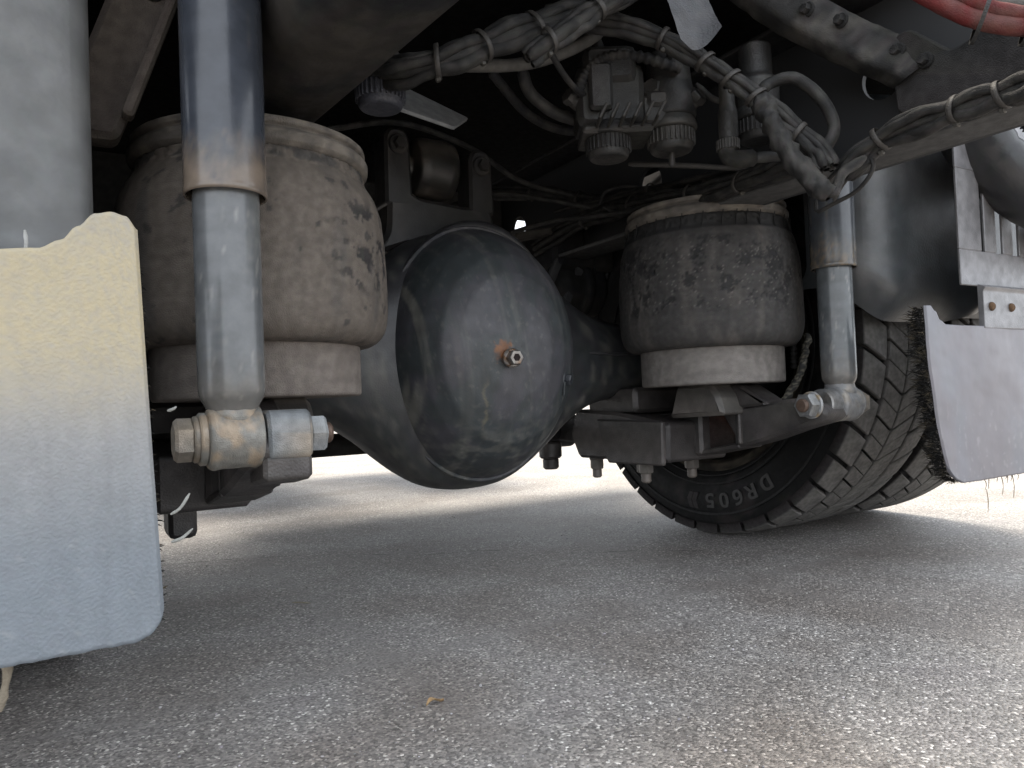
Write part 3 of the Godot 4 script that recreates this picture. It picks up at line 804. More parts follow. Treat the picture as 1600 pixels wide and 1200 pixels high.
# ---------------------------------------------------------------- wheels
func tread_block(x0: float, x1: float, a0: float, a1: float, slant0: float, slant1: float, rb: float, rt: float, bev: float, drop0 := 0.0, drop1 := 0.0) -> PackedVector3Array:
	# a0..a1: angles round the tyre; slant shifts the angle at each side edge
	var s := PackedVector3Array()
	var nx := 3
	var na := 3
	var pt := func(u: float, v: float, r: float, inset_by: float) -> Vector3:
		var x := lerpf(x0 + inset_by, x1 - inset_by, u)
		var sl := lerpf(slant0, slant1, (x - x0) / (x1 - x0))
		var da := inset_by / 0.5
		var a := lerpf(a0 + da, a1 - da, v) + sl
		var rr := r
		if r > rb + 1e-4:
			rr -= drop0 * pow(clampf(1.0 - u, 0, 1), 3.0) + drop1 * pow(clampf(u, 0, 1), 3.0)
		return Vector3(x, -cos(a) * rr, sin(a) * rr)
	for i in nx:
		for j in na:
			var u0 := float(i) / nx
			var u1 := float(i + 1) / nx
			var v0 := float(j) / na
			var v1 := float(j + 1) / na
			quad(s, pt.call(u0, v0, rt, bev), pt.call(u1, v0, rt, bev), pt.call(u1, v1, rt, bev), pt.call(u0, v1, rt, bev))
	for side in 4:
		for k in 3:
			var t0 := float(k) / 3
			var t1 := float(k + 1) / 3
			var c: Array = [[t0, 0.0, t1, 0.0], [1.0, t0, 1.0, t1], [1.0 - t0, 1.0, 1.0 - t1, 1.0], [0.0, 1.0 - t0, 0.0, 1.0 - t1]][side]
			quad(s, pt.call(c[0], c[1], rt - bev, 0.0), pt.call(c[2], c[3], rt - bev, 0.0), pt.call(c[2], c[3], rt, bev), pt.call(c[0], c[1], rt, bev))
			quad(s, pt.call(c[0], c[1], rb, 0.0), pt.call(c[2], c[3], rb, 0.0), pt.call(c[2], c[3], rt - bev, 0.0), pt.call(c[0], c[1], rt - bev, 0.0))
	return s

func build_wheels() -> void:
	var carcass := even(soft([Vector2(0.322, -0.118), Vector2(0.330, -0.128), Vector2(0.352, -0.142), Vector2(0.39, -0.154), Vector2(0.425, -0.1565), Vector2(0.455, -0.152), Vector2(0.474, -0.149), Vector2(0.4845, -0.140), Vector2(0.486, 0.0), Vector2(0.4845, 0.140), Vector2(0.474, 0.149), Vector2(0.455, 0.152), Vector2(0.425, 0.1565), Vector2(0.39, 0.154), Vector2(0.352, 0.142), Vector2(0.330, 0.128), Vector2(0.322, 0.118)], 0.01), 0.012)
	var black := func(p: Vector3) -> Color:
		var c := lin(0.009, 0.009, 0.010).lerp(lin(0.026, 0.023, 0.021), smoothstep(0.15, 0.5, fb(p, 9.0)))
		return c
	var carc := turned(carcass, 160, black)
	var ring := func(r: float, x: float, w: float) -> ArrayMesh:
		return bake(s_lathe([Vector2(r - w, x + 0.0), Vector2(r - w, x - 0.0025), Vector2(r, x - 0.0025), Vector2(r, x)], 120), lin(0.02, 0.02, 0.021), 60.0)
	var tyre_m := mat("tyre", 0.66, 0.0, 0.30, 0.2, 0.03)
	var tread_m := mat("tread", 0.85, 0.0, 0.3, 0.12, 0.06)
	var n := 36
	var step := TAU / n
	var gap := 0.016
	var cols := []
	var crown := two(lin(0.135, 0.130, 0.122), lin(0.185, 0.177, 0.167), 24.0, 0.0, 0.4, 2.0)
	var worn := func(p: Vector3) -> Color:   # scuffed pale on the running surface, black on the block sides
		var c: Color = crown.call(p)
		return lin(0.020, 0.019, 0.019).lerp(c, smoothstep(0.4895, 0.4945, Vector2(p.y, p.z).length()))
	cols.append(bake(tread_block(-0.153, -0.080, -0.5 * step + gap * 0.7, 0.5 * step - gap * 0.7, 0.045, -0.03, 0.470, 0.5, 0.003, 0.006, 0.0), worn, 30.0))
	for h in 2:
		var lo := -0.5 * step + (gap * 0.4 if h == 0 else step * 0.5 + 0.002)
		var hi := -0.5 * step + (step * 0.5 - 0.002 if h == 0 else step - gap * 0.4)
		cols.append(bake(tread_block(-0.070, -0.003, lo, hi, 0.075, -0.0, 0.480, 0.5, 0.0015), worn, 30.0))
		cols.append(bake(tread_block(0.003, 0.070, lo, hi, 0.0, 0.075, 0.480, 0.5, 0.0015), worn, 30.0))
	cols.append(bake(tread_block(0.080, 0.153, -0.5 * step + gap * 0.7, 0.5 * step - gap * 0.7, -0.03, 0.045, 0.470, 0.5, 0.003, 0.0, 0.006), worn, 30.0))
	var rim_mesh := bake(s_lathe(soft([Vector2(0.20, -0.02), Vector2(0.285, -0.03), Vector2(0.300, -0.06), Vector2(0.308, -0.105), Vector2(0.316, -0.118), Vector2(0.332, -0.121), Vector2(0.336, -0.127), Vector2(0.331, -0.131), Vector2(0.312, -0.126), Vector2(0.304, -0.112)], 0.004), 96), two(lin(0.030, 0.027, 0.023), lin(0.085, 0.072, 0.055), 30.0, 0.0, 0.3, 4.0))
	var disc_mesh := bake(s_lathe(soft([Vector2(0.0, 0.02), Vector2(0.20, 0.02), Vector2(0.29, -0.02), Vector2(0.305, -0.05), Vector2(0.305, 0.125), Vector2(0.328, 0.128)], 0.005), 64), lin(0.03, 0.03, 0.03))
	var placed := [["inner right truck tyre with worn chevron tread beside the right shock absorber", Vector3(0.932, 0.5, 0.01), true], ["outer right truck tyre, partly hidden behind the right mud flap", Vector3(1.312, 0.5, 0), true], ["inner left truck tyre hidden behind the left mud flap", Vector3(-0.938, 0.5, 0), false], ["outer left truck tyre hidden behind the left mud flap", Vector3(-1.312, 0.5, 0), false]]
	for w in placed:
		var wheel := thing("truck_wheel", w[0], "wheel", w[1], "rear wheels")
		wheel.scale = Vector3.ONE * 1.065
		wheel.position.y = 0.5325
		put("tyre", carc, tyre_m, wheel, Transform3D(AX_X, Vector3.ZERO))
		put("rim", rim_mesh, mat("dusty", 0.95), wheel, Transform3D(AX_X, Vector3.ZERO))
		put("rim_disc", disc_mesh, mat("chassis", 0.62), wheel, Transform3D(AX_X, Vector3.ZERO))
		if not w[2]:
			wheel.rotation.y = PI
			var all := SurfaceTool.new()
			for i in n:
				for c in cols:
					all.append_from(c, 0, Transform3D(Basis(Vector3.RIGHT, -step * i), Vector3.ZERO))
			var tm := put("tread", all.commit(), tread_m, wheel)
			tm.set_meta("kind", "stuff")
			continue
		for i in n:
			for c in cols:
				put("tread_block", c, tread_m, wheel, Transform3D(Basis(Vector3.RIGHT, -step * i + 0.03), Vector3.ZERO))
		if w[1].x < 1.0:
			for q in [[0.447, 0.006], [0.367, 0.004], [0.345, 0.003]]:
				put("sidewall_ring", ring.call(q[0], -0.1545 if q[0] > 0.4 else (-0.1475 if q[0] > 0.36 else -0.140), q[1]), tyre_m, wheel, Transform3D(AX_X, Vector3.ZERO))
			var f := SystemFont.new()
			f.font_names = PackedStringArray(["Droid Sans"])
			f.font_weight = 700
			var deg := [32.0, 24.6, 17.8, 10.9, 3.9]
			for k in 5:
				var tx := TextMesh.new()
				tx.text = "DR605"[k]
				tx.font = f
				tx.font_size = 64
				tx.pixel_size = 0.052 / 64.0
				tx.depth = 0.004
				sidewall(put("letter", tx, print_mat(), wheel), deg[k], 0.408, 1.25)
			for k in 2:
				var ch := bake(s_prism(PackedVector2Array([Vector2(-0.012, 0.022), Vector2(0.004, 0.022), Vector2(0.014, 0.0), Vector2(0.004, -0.022), Vector2(-0.012, -0.022), Vector2(-0.002, 0.0)]), 0.004, 0.001), lin(0.04, 0.037, 0.036))
				sidewall(put("chevron_mark", ch, tyre_m, wheel), -3.6 - 2.4 * k, 0.411, 1.0)
	# brake drums fill the wheels from inside
	for s in [-1.0, 1.0]:
		var drum := thing("brake_drum", ("right" if s > 0 else "left") + " brake drum inside the dual wheels", "brake drum", Vector3(s * 0.80, 0.5, 0), "brake drums")
		put("drum", bake(s_lathe(soft([Vector2(0.0, -0.06), Vector2(0.13, -0.055), Vector2(0.22, -0.02), Vector2(0.235, 0.0), Vector2(0.235, 0.15), Vector2(0.0, 0.16)], 0.01), 64), lin(0.015, 0.015, 0.015)), mat("chassis", 0.62), drum, Transform3D(AX_X if s > 0 else AX_X * Basis(Vector3.RIGHT, PI), Vector3.ZERO))

func print_mat() -> StandardMaterial3D:
	var m := mat("sidewall_print", 0.55, 0.0, 0.5, 0.2, 0.0)
	m.albedo_color = lin(0.026, 0.024, 0.023).linear_to_srgb()
	return m

func sidewall(o: MeshInstance3D, deg: float, r: float, wide: float) -> void:
	var a := deg_to_rad(deg)
	var out := Vector3(0, -cos(a), sin(a))
	var nrm := Vector3(-1, 0, 0)
	o.transform = Transform3D(Basis(out.cross(nrm) * wide, out, nrm), Vector3(-0.1555, 0, 0) + out * r - (out * 0.0 if o.mesh is ArrayMesh else Vector3.ZERO))

# ---------------------------------------------------------------- fenders
func build_fenders() -> void:
	for s in [-1.0, 1.0]:
		var right: bool = s > 0
		var xi := 0.655 if right else 0.758
		var fd := thing("wheel_fender", "right black plastic wheel fender with a moulded rib, above the tyre" if right else "left grey plastic wheel fender behind the left mud flap", "fender", Vector3(0, 0.5, 0), "wheel fenders")
		# across: (distance from the inner edge, how far it stands off the tyre)
		var prof := [Vector2(0.004, -0.15), Vector2(0.0, -0.10), Vector2(0.004, -0.065), Vector2(0.016, -0.036), Vector2(0.038, -0.014), Vector2(0.075, 0.0), Vector2(0.13, 0.008), Vector2(0.25, 0.008), Vector2(0.30, 0.010), Vector2(0.335, 0.020), Vector2(0.362, 0.046), Vector2(0.385, 0.056), Vector2(0.41, 0.052), Vector2(0.430, 0.034), Vector2(0.440, 0.0), Vector2(0.444, -0.03), Vector2(0.50, -0.035), Vector2(1.0, -0.035)]
		if not right:
			prof = [Vector2(0.010, -0.085), Vector2(0.0, -0.05), Vector2(0.001, -0.025), Vector2(0.010, -0.008), Vector2(0.03, 0.0), Vector2(0.10, 0.010), Vector2(0.20, 0.02), Vector2(0.35, 0.02), Vector2(0.55, 0.01), Vector2(0.65, -0.02)]
		var ps := soft(prof, 0.03)
		var col := two(lin(0.055, 0.061, 0.066), lin(0.082, 0.084, 0.086), 5.0, 0.2, 0.4, 6.0) if right else two(lin(0.125, 0.130, 0.132), lin(0.165, 0.167, 0.166), 3.0, 0.1, 0.5, 6.0)
		put("fender_shell", grid(70, 110, func(u: float, v: float) -> Vector3:
			var q := profile_at(ps, u)
			var x := xi + q.x
			var y_end := 0.0
			if right:
				y_end = lerpf(0.045, 0.13, pow(clampf(1.0 - q.x / 0.13, 0, 1), 2.0)) + 0.022 * smoothstep(0.30, 0.43, q.x)
			else:
				y_end = 0.074
			var lip := 0.016 * exp(-v * 60.0) * smoothstep(0.0, 0.05, q.x)
			var r := 0.625 + q.y + (lip if not right else -0.045 * pow(clampf(1.0 - v / 0.09, 0, 1), 2.0))
			# straight up behind the tyre, then over it
			var rise := 0.40
			if v < 0.4:
				return Vector3(s * x, lerpf(y_end, rise, v / 0.4), r)
			var b := (v - 0.4) / 0.6 * (PI - 0.1)
			return Vector3(s * x, rise + sin(b) * (r - rise + 0.06), cos(b) * r), col), mat("plastic", 0.40, 0.0, 0.5, 0.5, 0.02) if right else mat("plastic_grey", 0.5, 0.0, 0.5, 0.5, 0.02), fd)
		if right:
			put("stay", tube([Vector3(0.70, 0.56, 0.2), Vector3(0.60, 0.52, 0.2), Vector3(0.50, 0.45, 0.25)], 0.02, lin(0.03, 0.03, 0.03)), mat("chassis", 0.62), fd)
		else:
			put("edge_nick", tube([Vector3(-0.823, 0.071, 0.655), Vector3(-0.822, 0.085, 0.657), Vector3(-0.823, 0.098, 0.654)], 0.0022, lin(0.5, 0.5, 0.48), 6, 0.0006), mat("dusty", 0.95), fd)

# ---------------------------------------------------------------- mud flaps
func build_flaps() -> void:
	for s in [-1.0, 1.0]:
		var right: bool = s > 0
		var fl := thing("mud_flap", "right grey mud flap with bristly inner edge, riveted below the slotted plate" if right else "left mud flap, closest to the camera, painted with warm reflected light on top and blue-grey sky tint below", "mud flap", Vector3(s * 0.70, 0, 0.75), "mud flaps")
		# inner edge and top edge as measured along the flap
		var inner := [Vector2(0.20, 0.0), Vector2(0.26, -0.022), Vector2(0.35, -0.042), Vector2(0.45, -0.056), Vector2(0.56, -0.060)] if right else [Vector2(0.18, 0.010), Vector2(0.35, 0.0175), Vector2(0.60, 0.0265)]
		var inner_at := func(y: float) -> float:
			for i in inner.size() - 1:
				if y <= inner[i + 1].x or i == inner.size() - 2:
					return lerpf(inner[i].y, inner[i + 1].y, (y - inner[i].x) / (inner[i + 1].x - inner[i].x))
			return 0.0
		var tops := [Vector2(0.0, 0.555), Vector2(0.016, 0.5555), Vector2(0.030, 0.545), Vector2(0.045, 0.527), Vector2(0.065, 0.519), Vector2(0.12, 0.518), Vector2(0.7, 0.518)] if right else [Vector2(0.0, 0.585), Vector2(0.010, 0.597), Vector2(0.022, 0.600), Vector2(0.036, 0.597), Vector2(0.052, 0.583), Vector2(0.066, 0.569), Vector2(0.085, 0.560), Vector2(0.13, 0.556), Vector2(0.7, 0.556)]
		var top_at := func(d: float) -> float:
			for i in tops.size() - 1:
				if d <= tops[i + 1].x:
					return lerpf(tops[i].y, tops[i + 1].y, smoothstep(tops[i].x, tops[i + 1].x, d))
			return tops[-1].y
		var yb := 0.203 if right else 0.182
		var rc := 0.045 if right else 0.032
		var nu := 110
		var body := func(u: float, v: float) -> Vector3:
			# u runs across the rear face, round the outer edge and back along the front face
			var back := u < 0.5
			var t := u * 2.0 if back else 2.0 - u * 2.0
			var d := 0.66 * pow(t, 2.0)
			var bot := yb + (rc - sqrt(maxf(0.0, rc * rc - pow(maxf(0.0, rc - d), 2.0)))) + 0.0012 * fb(Vector3(d * 60.0, 0, s), 1.0)
			var vv := clampf((v * 101.0 - 1.0) / 99.0, 0, 1)
			var y := lerpf(bot, top_at.call(d), vv)
			var x: float = d + inner_at.call(y)
			var th := 0.0 if (v < 0.005 or v > 0.995 or u < 1e-4) else 0.0035
			if d < 0.0035:
				th *= d / 0.0035
			var bow := 0.004 * sin(x * 7.0) + 0.003 * fb(Vector3(x, y, s * 5), 4.0)
			return Vector3(s * x, y, bow + (th if back else -th))
		var col := func(p: Vector3) -> Color:
			if right:
				var t := smoothstep(-0.3, 0.4, fb(Vector3(p.x * 5.0, p.y * 2.0, 0.0), 1.0))
				var c := lin(0.180, 0.172, 0.188).lerp(lin(0.182, 0.186, 0.208), t)
				var run := smoothstep(0.34, 0.55, fb(Vector3(p.x * 70.0, p.y * 14.0, 1.0), 1.0)) * smoothstep(0.42, 0.26, p.y)
				return c.lerp(lin(0.42, 0.42, 0.42), 0.22 * run)
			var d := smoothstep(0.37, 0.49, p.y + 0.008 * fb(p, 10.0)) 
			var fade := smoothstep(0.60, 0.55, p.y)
			var grit := fb(p, 130.0)  # fine noise that breaks up the painted warm tint
			var c := lin(0.165, 0.188, 0.212).lerp(lin(0.245, 0.245, 0.243), smoothstep(0.24, 0.43, p.y + 0.006 * fb(p, 14.0)))  # blue-grey sky reflection painted into the lower half
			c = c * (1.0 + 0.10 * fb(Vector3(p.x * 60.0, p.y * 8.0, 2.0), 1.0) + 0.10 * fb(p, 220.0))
			c = c.lerp(lin(0.385, 0.335, 0.225), clampf(d * (0.60 + 0.25 * fade + 0.45 * grit), 0, 1))  # warm reflected light painted as yellow over the upper part
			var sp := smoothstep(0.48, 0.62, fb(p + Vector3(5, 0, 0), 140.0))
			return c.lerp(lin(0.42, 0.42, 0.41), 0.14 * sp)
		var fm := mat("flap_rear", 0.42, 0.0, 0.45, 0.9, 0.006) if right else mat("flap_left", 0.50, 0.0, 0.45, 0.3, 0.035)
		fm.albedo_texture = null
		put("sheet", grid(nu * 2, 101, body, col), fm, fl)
		# spray bristles behind the inner edge
		var st := PackedVector3Array()
		for k in (1500 if right else 260):
			var y := rng.randf_range(yb + 0.002, 0.55)
			var corner := maxf(0.0, rc - (y - yb))
			var x0: float = inner_at.call(y) + (rc - sqrt(maxf(0.0, rc * rc - corner * corner))) + rng.randf_range(0.0, 0.012)
			var len := rng.randf_range(0.008, 0.034) if right else rng.randf_range(0.004, 0.010)
			var p0 := Vector3(s * x0, y, rng.randf_range(-0.022, -0.004))
			var dir := Vector3(-s, rng.randf_range(-0.8, 0.5), rng.randf_range(-0.9, 0.3)).normalized()
			var p1 := p0 + dir * len * 0.6
			var p2 := p1 + (dir + Vector3(0, rng.randf_range(-0.9, 0.4), 0)).normalized() * len * 0.5
			var w := Vector3(0, 0.0009, 0.0006)
			quad(st, p0 - w, p1 - w * 0.8, p1 + w * 0.8, p0 + w)
			st.append_array([p1 - w * 0.8, p2, p1 + w * 0.8])
		for k in (260 if right else 60):
			var x := rng.randf_range(0.02, 0.5)
			var p0 := Vector3(s * (x + inner_at.call(yb)), yb + 0.004, rng.randf_range(-0.02, -0.004))
			var p2 := p0 + Vector3(rng.randf_range(-0.008, 0.008), -rng.randf_range(0.004, 0.013), rng.randf_range(-0.004, 0.004))
			st.append_array([p0 + Vector3(-0.0008, 0, 0), p2, p0 + Vector3(0.0008, 0, 0)])
		var br := put("bristle_fringe", bake(st, two(lin(0.018, 0.018, 0.018), lin(0.10, 0.085, 0.06), 30.0, 0.25, 0.2), 5.0), mat("dusty", 0.95), fl)
		br.set_meta("kind", "stuff")
		if right:
			var straw := lin(0.20, 0.15, 0.09)
			for q in [[0.128, 0.028, 0.012], [0.152, 0.026, -0.008], [0.140, 0.05, 0.0], [0.20, 0.045, 0.004], [0.225, 0.022, -0.003], [0.245, 0.055, 0.004], [0.185, 0.016, -0.006], [0.262, 0.018, 0.01], [0.215, 0.012, 0.006], [0.30, 0.03, -0.004], [0.235, 0.018, 0.008]]:
				var top := Vector3(q[0], 0.206 if q[1] < 0.049 or q[0] > 0.15 else 0.18, -0.006)
				put("straw", tube([top, top + Vector3(q[2] * 0.7, -q[1] * 0.5, 0.002), top + Vector3(q[2] * 0.5, -q[1], 0.0)], 0.0009, straw, 5, 0.0003, 0.006, 0.0, 0.4), mat("dusty", 0.95), fl)
		else:
			for q in [[0.300, 0.018, 0.020], [0.272, 0.020, 0.012], [0.405, 0.008, 0.004]]:
				var top := Vector3(-0.002, q[0], -0.012)
				put("straw", tube([top, top + Vector3(q[1] * 0.5, q[2] * 0.3, 0.003), top + Vector3(q[1], q[2], 0.004)], 0.0020, lin(0.33, 0.34, 0.32), 6, 0.0006, 0.004, 0.0, 0.3), mat("dusty", 0.95), fl)
			put("frayed_tuft", tube([Vector3(-0.142, 0.19, -0.02), Vector3(-0.143, 0.165, -0.018), Vector3(-0.148, 0.135, -0.022)], 0.006, lin(0.30, 0.26, 0.20), 8, 0.003, 0.004, 0.0, 0.6), mat("dusty", 0.95), fl)

# ---------------------------------------------------------------- valves under the cross member
func ribbed_cap(parent: Node3D, pos: Vector3, r: float, col) -> void:
	var cap := put("cap", bake(s_lathe(soft([Vector2(0, -0.022), Vector2(r * 0.78, -0.022), Vector2(r * 0.88, -0.016), Vector2(r * 0.92, -0.004), Vector2(r * 0.92, 0.020), Vector2(0, 0.022)], 0.004), 40), col), mat("valve", 0.6, 0.0, 0.45, 0.15, 0.06), parent, at(pos.x, pos.y, pos.z))
	for k in 30:
		var a := TAU * k / 30.0
		put("rib", bake(s_box(0.0042, 0.026, 0.006, 0.001), col), mat("valve", 0.6), cap, Transform3D(Basis(Vector3.UP, -a + PI / 2), Vector3(cos(a), 0, sin(a)) * r * 0.93 + Vector3(0, 0.004, 0)))
	put("collar", bake(s_lathe(soft([Vector2(r * 0.95, 0.018), Vector2(r * 1.08, 0.020), Vector2(r * 1.08, 0.030), Vector2(r * 0.98, 0.042), Vector2(0, 0.044)], 0.003), 40), col), mat("valve", 0.6), cap)

func build_valves() -> void:
	var black := two(lin(0.018, 0.018, 0.018), lin(0.045, 0.043, 0.040), 18.0, 0.05, 0.35, 7.0)
	var dust := two(lin(0.024, 0.024, 0.023), lin(0.060, 0.057, 0.052), 22.0, 0.0, 0.35, 3.0)
	var m := mat("valve", 0.6)
	var v := thing("brake_valve", "dusty black brake modulator valve with two ribbed caps underneath", "valve", Vector3(0.18, 0.9, 0.46))
	var turn := Basis(Vector3.UP, -0.54)
	put("body", bake(join([s_box(0.13, 0.12, 0.10, 0.012), xf(s_box(0.10, 0.07, 0.12, 0.01), at(0.0, 0.055, 0)), xf(s_box(0.045, 0.09, 0.02, 0.006), at(-0.02, 0.01, 0.057))]), black), m, v, Transform3D(turn, Vector3(-0.05, 0.075, -0.02)))
	put("solenoid_block", bake(join([s_box(0.055, 0.06, 0.05, 0.008), xf(s_box(0.04, 0.03, 0.065, 0.006), at(0.005, 0.018, 0))]), dust), m, v, Transform3D(turn, Vector3(0.012, 0.045, 0.04)))
	for k in 6:
		put("cooling_rib", bake(s_box(0.006, 0.030, 0.055, 0.002), dust), m, v, Transform3D(turn * Basis(Vector3(0, 0, 1), -0.5), Vector3(-0.095, 0.014, 0.005) + turn * Vector3(0.021 * k, 0.002, 0.05)))
	put("bottom_plate", bake(s_box(0.135, 0.016, 0.11, 0.005), dust), m, v, Transform3D(turn, Vector3(-0.045, 0.006, -0.01)))
	put("relay_body", bake(s_lathe(soft([Vector2(0, 0.0), Vector2(0.05, 0.0), Vector2(0.052, 0.04), Vector2(0.044, 0.07), Vector2(0.04, 0.13), Vector2(0.0, 0.14)], 0.008), 32), black), m, v, at(0.053, 0.035, 0.043))
	put("port", bake(join([s_cyl(0.017, 0.04, 20, 0.003), xf(s_hex(0.02, 0.016), at(0, 0.02, 0))]), dust), m, v, Transform3D(along(Vector3(-0.8, 0.3, 0.5), Vector3.ZERO).basis, Vector3(0.018, 0.082, 0.038)))
	put("port", bake(join([s_cyl(0.015, 0.05, 20, 0.003), xf(s_hex(0.018, 0.016), at(0, 0.02, 0))]), dust), m, v, Transform3D(along(Vector3(-0.9, 0.4, 0.1), Vector3.ZERO).basis, Vector3(-0.115, 0.07, -0.03)))
	put("port", bake(join([s_cyl(0.015, 0.04, 20, 0.003), xf(s_hex(0.019, 0.016), at(0, 0.02, 0))]), dust), m, v, Transform3D(along(Vector3(0.2, 0.5, 0.8), Vector3.ZERO).basis, Vector3(0.075, 0.06, 0.075)))
	ribbed_cap(v, Vector3(0.053, -0.005, 0.043), 0.047, dust)
	ribbed_cap(v, Vector3(-0.064, -0.020, -0.006), 0.044, black)
	put("vent_stub", bake(s_cyl(0.006, 0.03, 10), dust), m, v, at(0.053, -0.04, 0.043))
	var s1 := thing("silencer", "ribbed black exhaust silencer cap beside the left bracket", "valve", Vector3(-0.322, 0.926, 0.392))
	put("body", bake(s_lathe(soft([Vector2(0, 0.04), Vector2(0.036, 0.04), Vector2(0.038, 0.07), Vector2(0.03, 0.075), Vector2(0.03, 0.12), Vector2(0.0, 0.13)], 0.005), 30), dust), m, s1)
	ribbed_cap(s1, Vector3.ZERO, 0.043, lin(0.055, 0.062, 0.075))
	var s2 := thing("silencer", "ribbed black exhaust silencer cap behind the elbow fitting", "valve", Vector3(0.345, 0.895, 0.62))
	put("body", bake(s_lathe(soft([Vector2(0, 0.04), Vector2(0.04, 0.04), Vector2(0.042, 0.09), Vector2(0.03, 0.10), Vector2(0.03, 0.16), Vector2(0.0, 0.17)], 0.005), 30), black), m, s2)
	ribbed_cap(s2, Vector3.ZERO, 0.041, lin(0.028, 0.028, 0.03))
	# elbow fitting and its pipe
	var e := thing("elbow_fitting", "dusty hose elbow fitting with knurled nut, hanging below the loom", "fitting", Vector3(0.255, 0.88, 0.628))
	put("socket", bake(s_lathe(soft([Vector2(0, -0.035), Vector2(0.014, -0.035), Vector2(0.017, -0.015), Vector2(0.0175, 0.03), Vector2(0.014, 0.045), Vector2(0.0135, 0.11), Vector2(0.0, 0.11)], 0.003), 24), dust), m, e)
	var kn := put("knurled_nut", bake(s_cyl(0.019, 0.022, 24, 0.003), dust), m, e, at(-0.004, -0.03, 0.001))
	for k in 22:
		var a := TAU * k / 22.0
		put("knurl", bake(s_box(0.003, 0.018, 0.003, 0.0006), dust), m, kn, Transform3D(Basis(Vector3.UP, -a), Vector3(cos(a), 0, sin(a)) * 0.0195))
	put("elbow", tube([Vector3(-0.005, -0.03, 0.0), Vector3(-0.007, -0.048, 0.003), Vector3(0.004, -0.058, 0.014), Vector3(0.03, -0.058, 0.036)], 0.0155, dust, 14, 0.002, 0.005), mat("dusty", 0.95), e)
	put("pipe", tube([Vector3(0.025, -0.058, 0.032), Vector3(0.06, -0.058, 0.058), Vector3(0.11, -0.058, 0.09)], 0.010, black, 12, 0.001), m, e)
	var rod := put("linkage_rod", tube([Vector3(0.275, 0.909, 0.326), Vector3(0.35, 0.880, 0.445), Vector3(0.420, 0.845, 0.56)], 0.0058, lin(0.075, 0.072, 0.07), 12, 0.0004), m, self)
	tag(rod, "thin straight rod running right below the brake valve caps", "rod")

# ---------------------------------------------------------------- cables and hoses
func loom(called: String, label: String, pts: Array, spread: float, radii: Array, ties: Array, col, knot := false) -> Node3D:
	var o := thing(called, label, "cable loom")
	var n := radii.size()
	var frames := []
	var x := Vector3.ZERO
	var steps := 24
	for j in steps + 1:
		var t := float(j) / steps
		var d := (curve_at(pts, t + 0.004) - curve_at(pts, t - 0.004)).normalized()
		if j == 0:
			x = d.cross(Vector3.UP if absf(d.y) < 0.9 else Vector3.RIGHT).normalized()
		x = (x - d * x.dot(d)).normalized()
		frames.append([curve_at(pts, t), x, d.cross(x), d])
	for k in n:
		var path := []
		for j in steps + 1:
			var t := float(j) / steps
			var fr = frames[j]
			var a := TAU * k / n + 0.8 * sin(t * 3.0 + k) + 0.5 * fb(Vector3(k * 3.7, t * 4.0, 0), 1.0)
			var pinch := 1.0
			for q in ties:
				pinch = minf(pinch, 1.0 - 0.38 * exp(-pow((t - q) / 0.05, 2.0)))
			var rr: float = spread * pinch * (0.9 + 0.3 * fb(Vector3(k * 9.1, t * 5.0, 4), 1.0))
			if k == 0 and n > 3:
				rr *= 0.2
			path.append(fr[0] + (fr[1] * cos(a) + fr[2] * sin(a)) * rr)
		put("cable", tube(path, radii[k], col, 12, radii[k] * 0.12, 0.010), mat("cable", 0.7, 0.0, 0.4, 0.12, 0.08), o)
	for q in ties:
		var j := clampi(roundi(q * steps), 0, steps)
		var fr = frames[j]
		var r: float = spread * 0.62 + radii.max() * 1.02
		var tilt := rng.randf_range(-0.25, 0.25)
		var tie := put("zip_tie", grid(28, 8, func(u: float, v: float) -> Vector3:
			var a := TAU * u
			var b := TAU * v
			var rad := r * (1.0 + 0.05 * sin(3.0 * a)) + 0.0012 * cos(b)
			return fr[0] + (fr[1] * cos(a) + fr[2] * sin(a)) * rad + fr[3] * (0.0045 * sin(b) + tilt * r * sin(a)), lin(0.05, 0.047, 0.043), true), mat("valve", 0.6), o)
		put("tie_head", bake(s_box(0.010, 0.008, 0.009, 0.002), lin(0.06, 0.055, 0.05)), mat("valve", 0.6), tie, Transform3D(Basis(fr[1], fr[2], fr[3]), fr[0] - Vector3(0, 1, 0) * (r + 0.002) * 0.98))
	return o

func V(x: float, y: float, z: float) -> Vector3:
	return Vector3(x, y, z)

